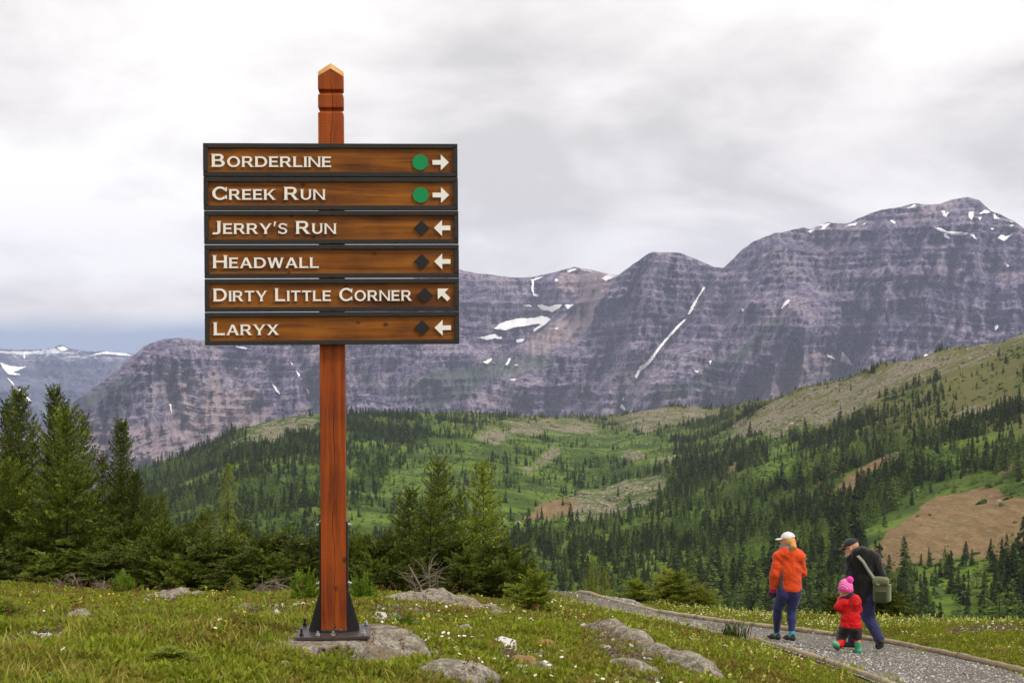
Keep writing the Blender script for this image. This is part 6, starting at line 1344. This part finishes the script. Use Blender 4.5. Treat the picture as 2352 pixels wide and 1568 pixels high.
rs_ = sdf_obj('shoe', lambda P: rear(P)[0], lo_, hi_, .007, M_SHOE, man); sdf_obj('sole', lambda P: np.maximum(rear(P)[0] - .004, np.abs(rear(P)[1][..., 2] - .008) - .012), lo_, hi_, .006, M_SOLE, rs_)
mc = cap_obj(man, MHC, MF, 1.04, M_CAPB, M_CAPB)
f = np.array(MF) / np.linalg.norm(MF); r_ = np.cross(f, [0, 0, 1.0]); r_ /= np.linalg.norm(r_); u_ = np.cross(r_, f); HL = lambda a, b, c_: MHC + 1.03 * (r_ * a + f * b + u_ * c_)
sdf_obj('beard', lambda P: np.maximum(smins([sd_cap(P, HL(-.052, .045, -.075), HL(0, .088, -.092), .016, .024), sd_cap(P, HL(.052, .045, -.075), HL(0, .088, -.092), .016, .024), sd_cap(P, HL(-.03, .088, -.045), HL(.03, .088, -.045), .009, .009)], .012) + .004 * pn(P[..., 0] * 90, P[..., 1] * 90, P[..., 2] * 90, 6), -1), MHC - .2, MHC + .2, .006, M_BEARD, man)
sg = MB()
for g in (-1, 1):
    sg.tube([HL(g * .012, .108, .008), HL(g * .056, .098, .008)], .017, 10); sg.tube([HL(g * .06, .09, .01), HL(g * .082, -.01, .006)], .0035, 5)
sg.build('sunglasses', M_LENS, man, True)
MB().tube([HL(-.052, .083, .066), HL(-.048, .094, .060)], .012, 8).build('cap_emblem', simple('ochre_emblem', lin((150, 116, 44)), .7), mc)
# white script running down the sleeve
def sleeve(t, s):  # t along the upper sleeve, s across it
    a = ms_L + (me_L - ms_L) * t; return a + np.array([s - .045, -.075, 0])
def onto(p):
    p = np.array(p, float)
    for _ in range(60):
        if float(mjack(p[None].astype(np.float32))[0]) < .004: break
        p[1] += .003
    return p
ltr = {'a': [[(.8, .9), (.45, 1), (.1, .7), (.1, .25), (.4, 0), (.7, .2), (.85, .7), (.85, .1), (1.05, 0)]], 'v': [[(0, .95), (.2, .9), (.45, 0), (.85, .95), (1, .85)]], 'u': [[(.05, .95), (.1, .2), (.4, 0), (.75, .3), (.8, .95), (.85, .1), (1.05, 0)]]}
for i, ch in enumerate('uva'):
    mb = MB()
    for st_ in ltr[ch]:
        pts = []
        for (a, b) in st_:
            t = .98 - (i * .155 + a * .135); pts.append(onto(sleeve(t, .055 * (1 - b))))
        mb.tube(pts, .0048, 5)
    mb.build('sleeve_letter', M_WHITE, mj, True)
# --- shoulder bag carried by the man
bag = thing('shoulder_bag', 'olive and grey cooler shoulder bag hanging at the hip of the person in black', 'bag', pm_ + m(1385, 880, -.12))
bo = m(1385, 880, -.12); ry = R(-14); RT = np.array([[math.cos(ry), -math.sin(ry), 0], [math.sin(ry), math.cos(ry), 0], [0, 0, 1]]); cB = np.array([0, 0, .20])
sdf_obj('bag_body', lambda P: sd_box(P, (0, 0, .135), (.110, .09, .125), RT, .03) + fold(P, .004, 18, 251), (-.2, -.2, -.05), (.2, .2, .34), .007, M_BOLIVE, bag)
sdf_obj('pocket', lambda P: sd_box(P, (-.022, -.098, .10), (.078, .018, .075), RT, .012), (-.2, -.2, -.05), (.2, .1, .3), .006, M_BDARK, bag)
sdf_obj('side_pocket', lambda P: sd_box(P, (.108, -.035, .14), (.022, .075, .115), RT, .02), (-.1, -.25, -.05), (.25, .2, .3), .006, M_BGREY, bag)
sdf_obj('lid', lambda P: smin(sd_box(P, (-.006, 0, .295), (.112, .10, .05), RT, .04), sd_box(P, (-.02, 0, .33), (.07, .085, .03), RT, .03), .03) + fold(P, .006, 14, 253), (-.2, -.2, .2), (.2, .2, .42), .007, fab('olive_lid', lin((104, 110, 74)), .8), bag)
MB().box(-.112, .112, -.108, -.102, .245, .252).build('zip', M_SOLE, bag)
sp_ = [(1118, 372, .10), (1110, 366, .0), (1128, 372, -.10), (1180, 430, -.175), (1235, 520, -.165), (1285, 590, -.16), (1325, 660, -.20), (1340, 690, -.215)]
mb = MB(); Pp = [m(*q) - bo for q in sp_]
for i, q in enumerate(Pp):
    pq = q + bo
    if 2 <= i <= 5:
        for _ in range(50):
            if float(mjack(pq[None].astype(np.float32))[0]) > .008: break
            pq = pq - [0, .004, 0]
    Pp[i] = pq - bo
V = []; Fs = []
for i, q in enumerate(Pp):
    t = Pp[min(i + 1, len(Pp) - 1)] - Pp[max(i - 1, 0)]; t = t / np.linalg.norm(t); sd = np.cross(t, [0, -1, .3]); sd /= np.linalg.norm(sd); nr = np.cross(sd, t)
    V += [q - sd * .021 - nr * .002, q + sd * .021 - nr * .002, q + sd * .021 + nr * .002, q - sd * .021 + nr * .002]
for i in range(len(Pp) - 1):
    for j in range(4): Fs.append((4 * i + j, 4 * i + (j + 1) % 4, 4 * i + 4 + (j + 1) % 4, 4 * i + 4 + j))
Fs += [(0, 1, 2, 3), tuple(4 * len(Pp) - 4 + q for q in (3, 2, 1, 0))]
mb.add(V, Fs).build('strap', M_BGREY, bag, True)
# --- child in red
pc_ = hit(1957, 1499); CS = (F / pc_[1]) / .91875 * 4.355
kid = thing('person', 'small child in red and black rain suit, pink bobble hat and mint boots', 'person', pc_)
def c(X, Y, y=0.0): return np.array([(X - 1070) / CS, y, (1465 - Y) / CS])
CHC = c(1000, 790, .02); CF = (-.75, .66, -.1)
cs_L, cs_R = c(985, 920), c(1110, 905); ce_L, cw_L = c(935, 965, .02), c(985, 905, .16); ce_R, cw_R = c(1140, 990, .06), c(1120, 1040, .18)
ch_L, ch_R = c(1010, 1175), c(1105, 1175); ck_L, ca_L = c(985, 1275, .10), c(925, 1365, -.03); ck_R, ca_R = c(1118, 1260, .02), c(1135, 1335, .0)
def kbody(P): return smins([head(P, CHC, .86, CF), sd_cap(P, c(1035, 880), CHC + [.01, 0, -.04], .045, .04), sd_cap(P, c(1050, 930), c(1060, 1150), .09, .10, (1, .75, 1)), sd_cap(P, cs_L, ce_L, .032, .028), sd_cap(P, ce_L, cw_L, .028, .022), sd_cap(P, cs_R, ce_R, .032, .028), sd_cap(P, ce_R, cw_R, .028, .022), sd_cap(P, ch_L, ck_L, .05, .04), sd_cap(P, ck_L, ca_L, .04, .03), sd_cap(P, ch_R, ck_R, .05, .04), sd_cap(P, ck_R, ca_R, .04, .03), hand(P, cw_L, (.2, .9, .3), (1, 0, 0), .68), hand(P, cw_R, (-.1, .9, -.2), (-1, 0, 0), .68)], .018)
lo, hi = (-.4, -.3, -.03), (.3, .4, 1.2)
sdf_obj('body', kbody, lo, hi, .009, M_SKIN, kid)
def ksuit(P):
    t = smins([sd_cap(P, c(1048, 930), c(1052, 1090), .094, .108, (1, .85, 1)), sd_cap(P, c(1052, 1090), c(1055, 1165), .106, .108, (1, .85, 1)), sd_cap(P, c(1040, 900), cs_L, .05, .056), sd_cap(P, c(1050, 900), cs_R, .05, .058), sd_cap(P, cs_L, ce_L, .056, .052), sd_cap(P, ce_L, cw_L, .052, .044), sd_cap(P, cs_R, ce_R, .056, .052), sd_cap(P, ce_R, cw_R, .052, .044)], .035)
    hood = sd_ell(P, c(1092, 900, -.07), (.072, .055, .095)); t = smin(t, hood, .02)
    l = smins([sd_cap(P, ch_L, ck_L, .082, .064), sd_cap(P, ck_L, ca_L, .062, .048), sd_cap(P, ch_R, ck_R, .08, .064), sd_cap(P, ck_R, ca_R, .064, .050)], .012)
    return smin(t, l, .02) + fold(P, .014, 11, 261) - .008 * ridged(P[..., 0] * 9, P[..., 1] * 9, P[..., 2] * 13, 265, 2)
zc_ = c(0, 1185)[2]
rl = lambda P: P[..., 2] - zc_ + .10 * (P[..., 0] + .02)
st_ = sdf_obj('rain_suit', lambda P: np.maximum(ksuit(P), np.minimum(-rl(P), (P[..., 2] - c(0, 1312)[2]) + 0.0 * P[..., 0] + np.where(P[..., 0] > -.04, .0, -.0))), lo, hi, .008, M_RED, kid)
sdf_obj('seat_panel', lambda P: np.maximum(ksuit(P) - .003, np.maximum(rl(P), -((P[..., 2] - c(0, 1312)[2]) + np.where(P[..., 0] > -.04, .0, -.0)) - .004)), lo, hi, .008, M_SUITB, st_)
sdf_obj('collar', lambda P: np.maximum(sd_cap(P, c(985, 880, .02), c(1065, 845, -.02), .058, .06, (1, 1, .75)), -1) + fold(P, .006, 20, 271), (-.3, -.25, .6), (.2, .3, 1.0), .007, fab('navy_lining', lin((40, 32, 62)), .9), kid)
pip = MB(); pts = []
for q in [(1035, 915, -.16), (1055, 955, -.16), (1080, 985, -.16), (1105, 960, -.16), (1118, 905, -.16), (1095, 870, -.16)]:
    p_ = c(*q)
    for _ in range(60):
        if float(ksuit(p_[None].astype(np.float32))[0]) < .003: break
        p_ = p_ + [0, .003, 0]
    pts.append(p_)
pip.tube(pts, .0028, 5).build('piping', M_GREYF, st_, True)
def hat(P):
    f_ = np.array(CF) / np.linalg.norm(CF); d = sd_ell(P, CHC + [.004, -.01, .045], (.092, .094, .118)); d = np.maximum(d, (CHC[2] + .008) - P[..., 2] + .12 * (P[..., 0] - CHC[0])); return d + .003 * np.sin(np.arctan2(P[..., 1] - CHC[1], P[..., 0] - CHC[0]) * 26)
ht = sdf_obj('bobble_hat', hat, CHC - .2, CHC + .25, .006, M_HATP, kid)
sdf_obj('hat_brim', lambda P: np.maximum(np.abs(sd_ell(P, CHC + [.004, -.01, .045], (.095, .097, .121))) - .007, np.abs(P[..., 2] - CHC[2] - .018 - .12 * (P[..., 0] - CHC[0]) * -1) - .022), CHC - .2, CHC + .2, .006, fab('pink_rib', lin((226, 70, 150)), .9), ht)
sdf_obj('pompom', lambda P: np.linalg.norm(P - c(1042, 668, -.02).astype(np.float32), axis=-1) - .048 + .012 * pn(P[..., 0] * 75, P[..., 1] * 75, P[..., 2] * 75, 8), c(1042, 668) - .09, c(1042, 668) + .09, .006, M_POM, ht)
def boot(name, ank, heel, toe, rs=.042, wd=.036):
    def fn(P): a, l = shoe_sdf(P, heel, toe, .05, wd); return smin(a, sd_cap(P, np.asarray(heel) + (np.asarray(toe) - np.asarray(heel)) * .3 + [0, 0, .03], ank, rs * .95, rs * 1.15), .02)
    q = np.array([heel, toe, ank]); b = sdf_obj(name, fn, q.min(0) - .08, q.max(0) + .1, .006, M_MINT, kid)
    sdf_obj('boot_sole', lambda P: np.maximum(shoe_sdf(P, heel, toe, .06, .036)[0] - .003, np.abs(shoe_sdf(P, heel, toe, .06, .036)[1][..., 2] - .006) - .009), q.min(0) - .08, q.max(0) + .1, .006, fab('green_sole', lin((50, 130, 90))), b)
boot('boot', ca_R + [0, -.012, -.012], c(1155, 1465, -.04), c(1100, 1468, .11)); boot('boot', ca_L + [-.012, -.012, -.006], c(846, 1352, -.12), c(918, 1446, .0), .034, .031)
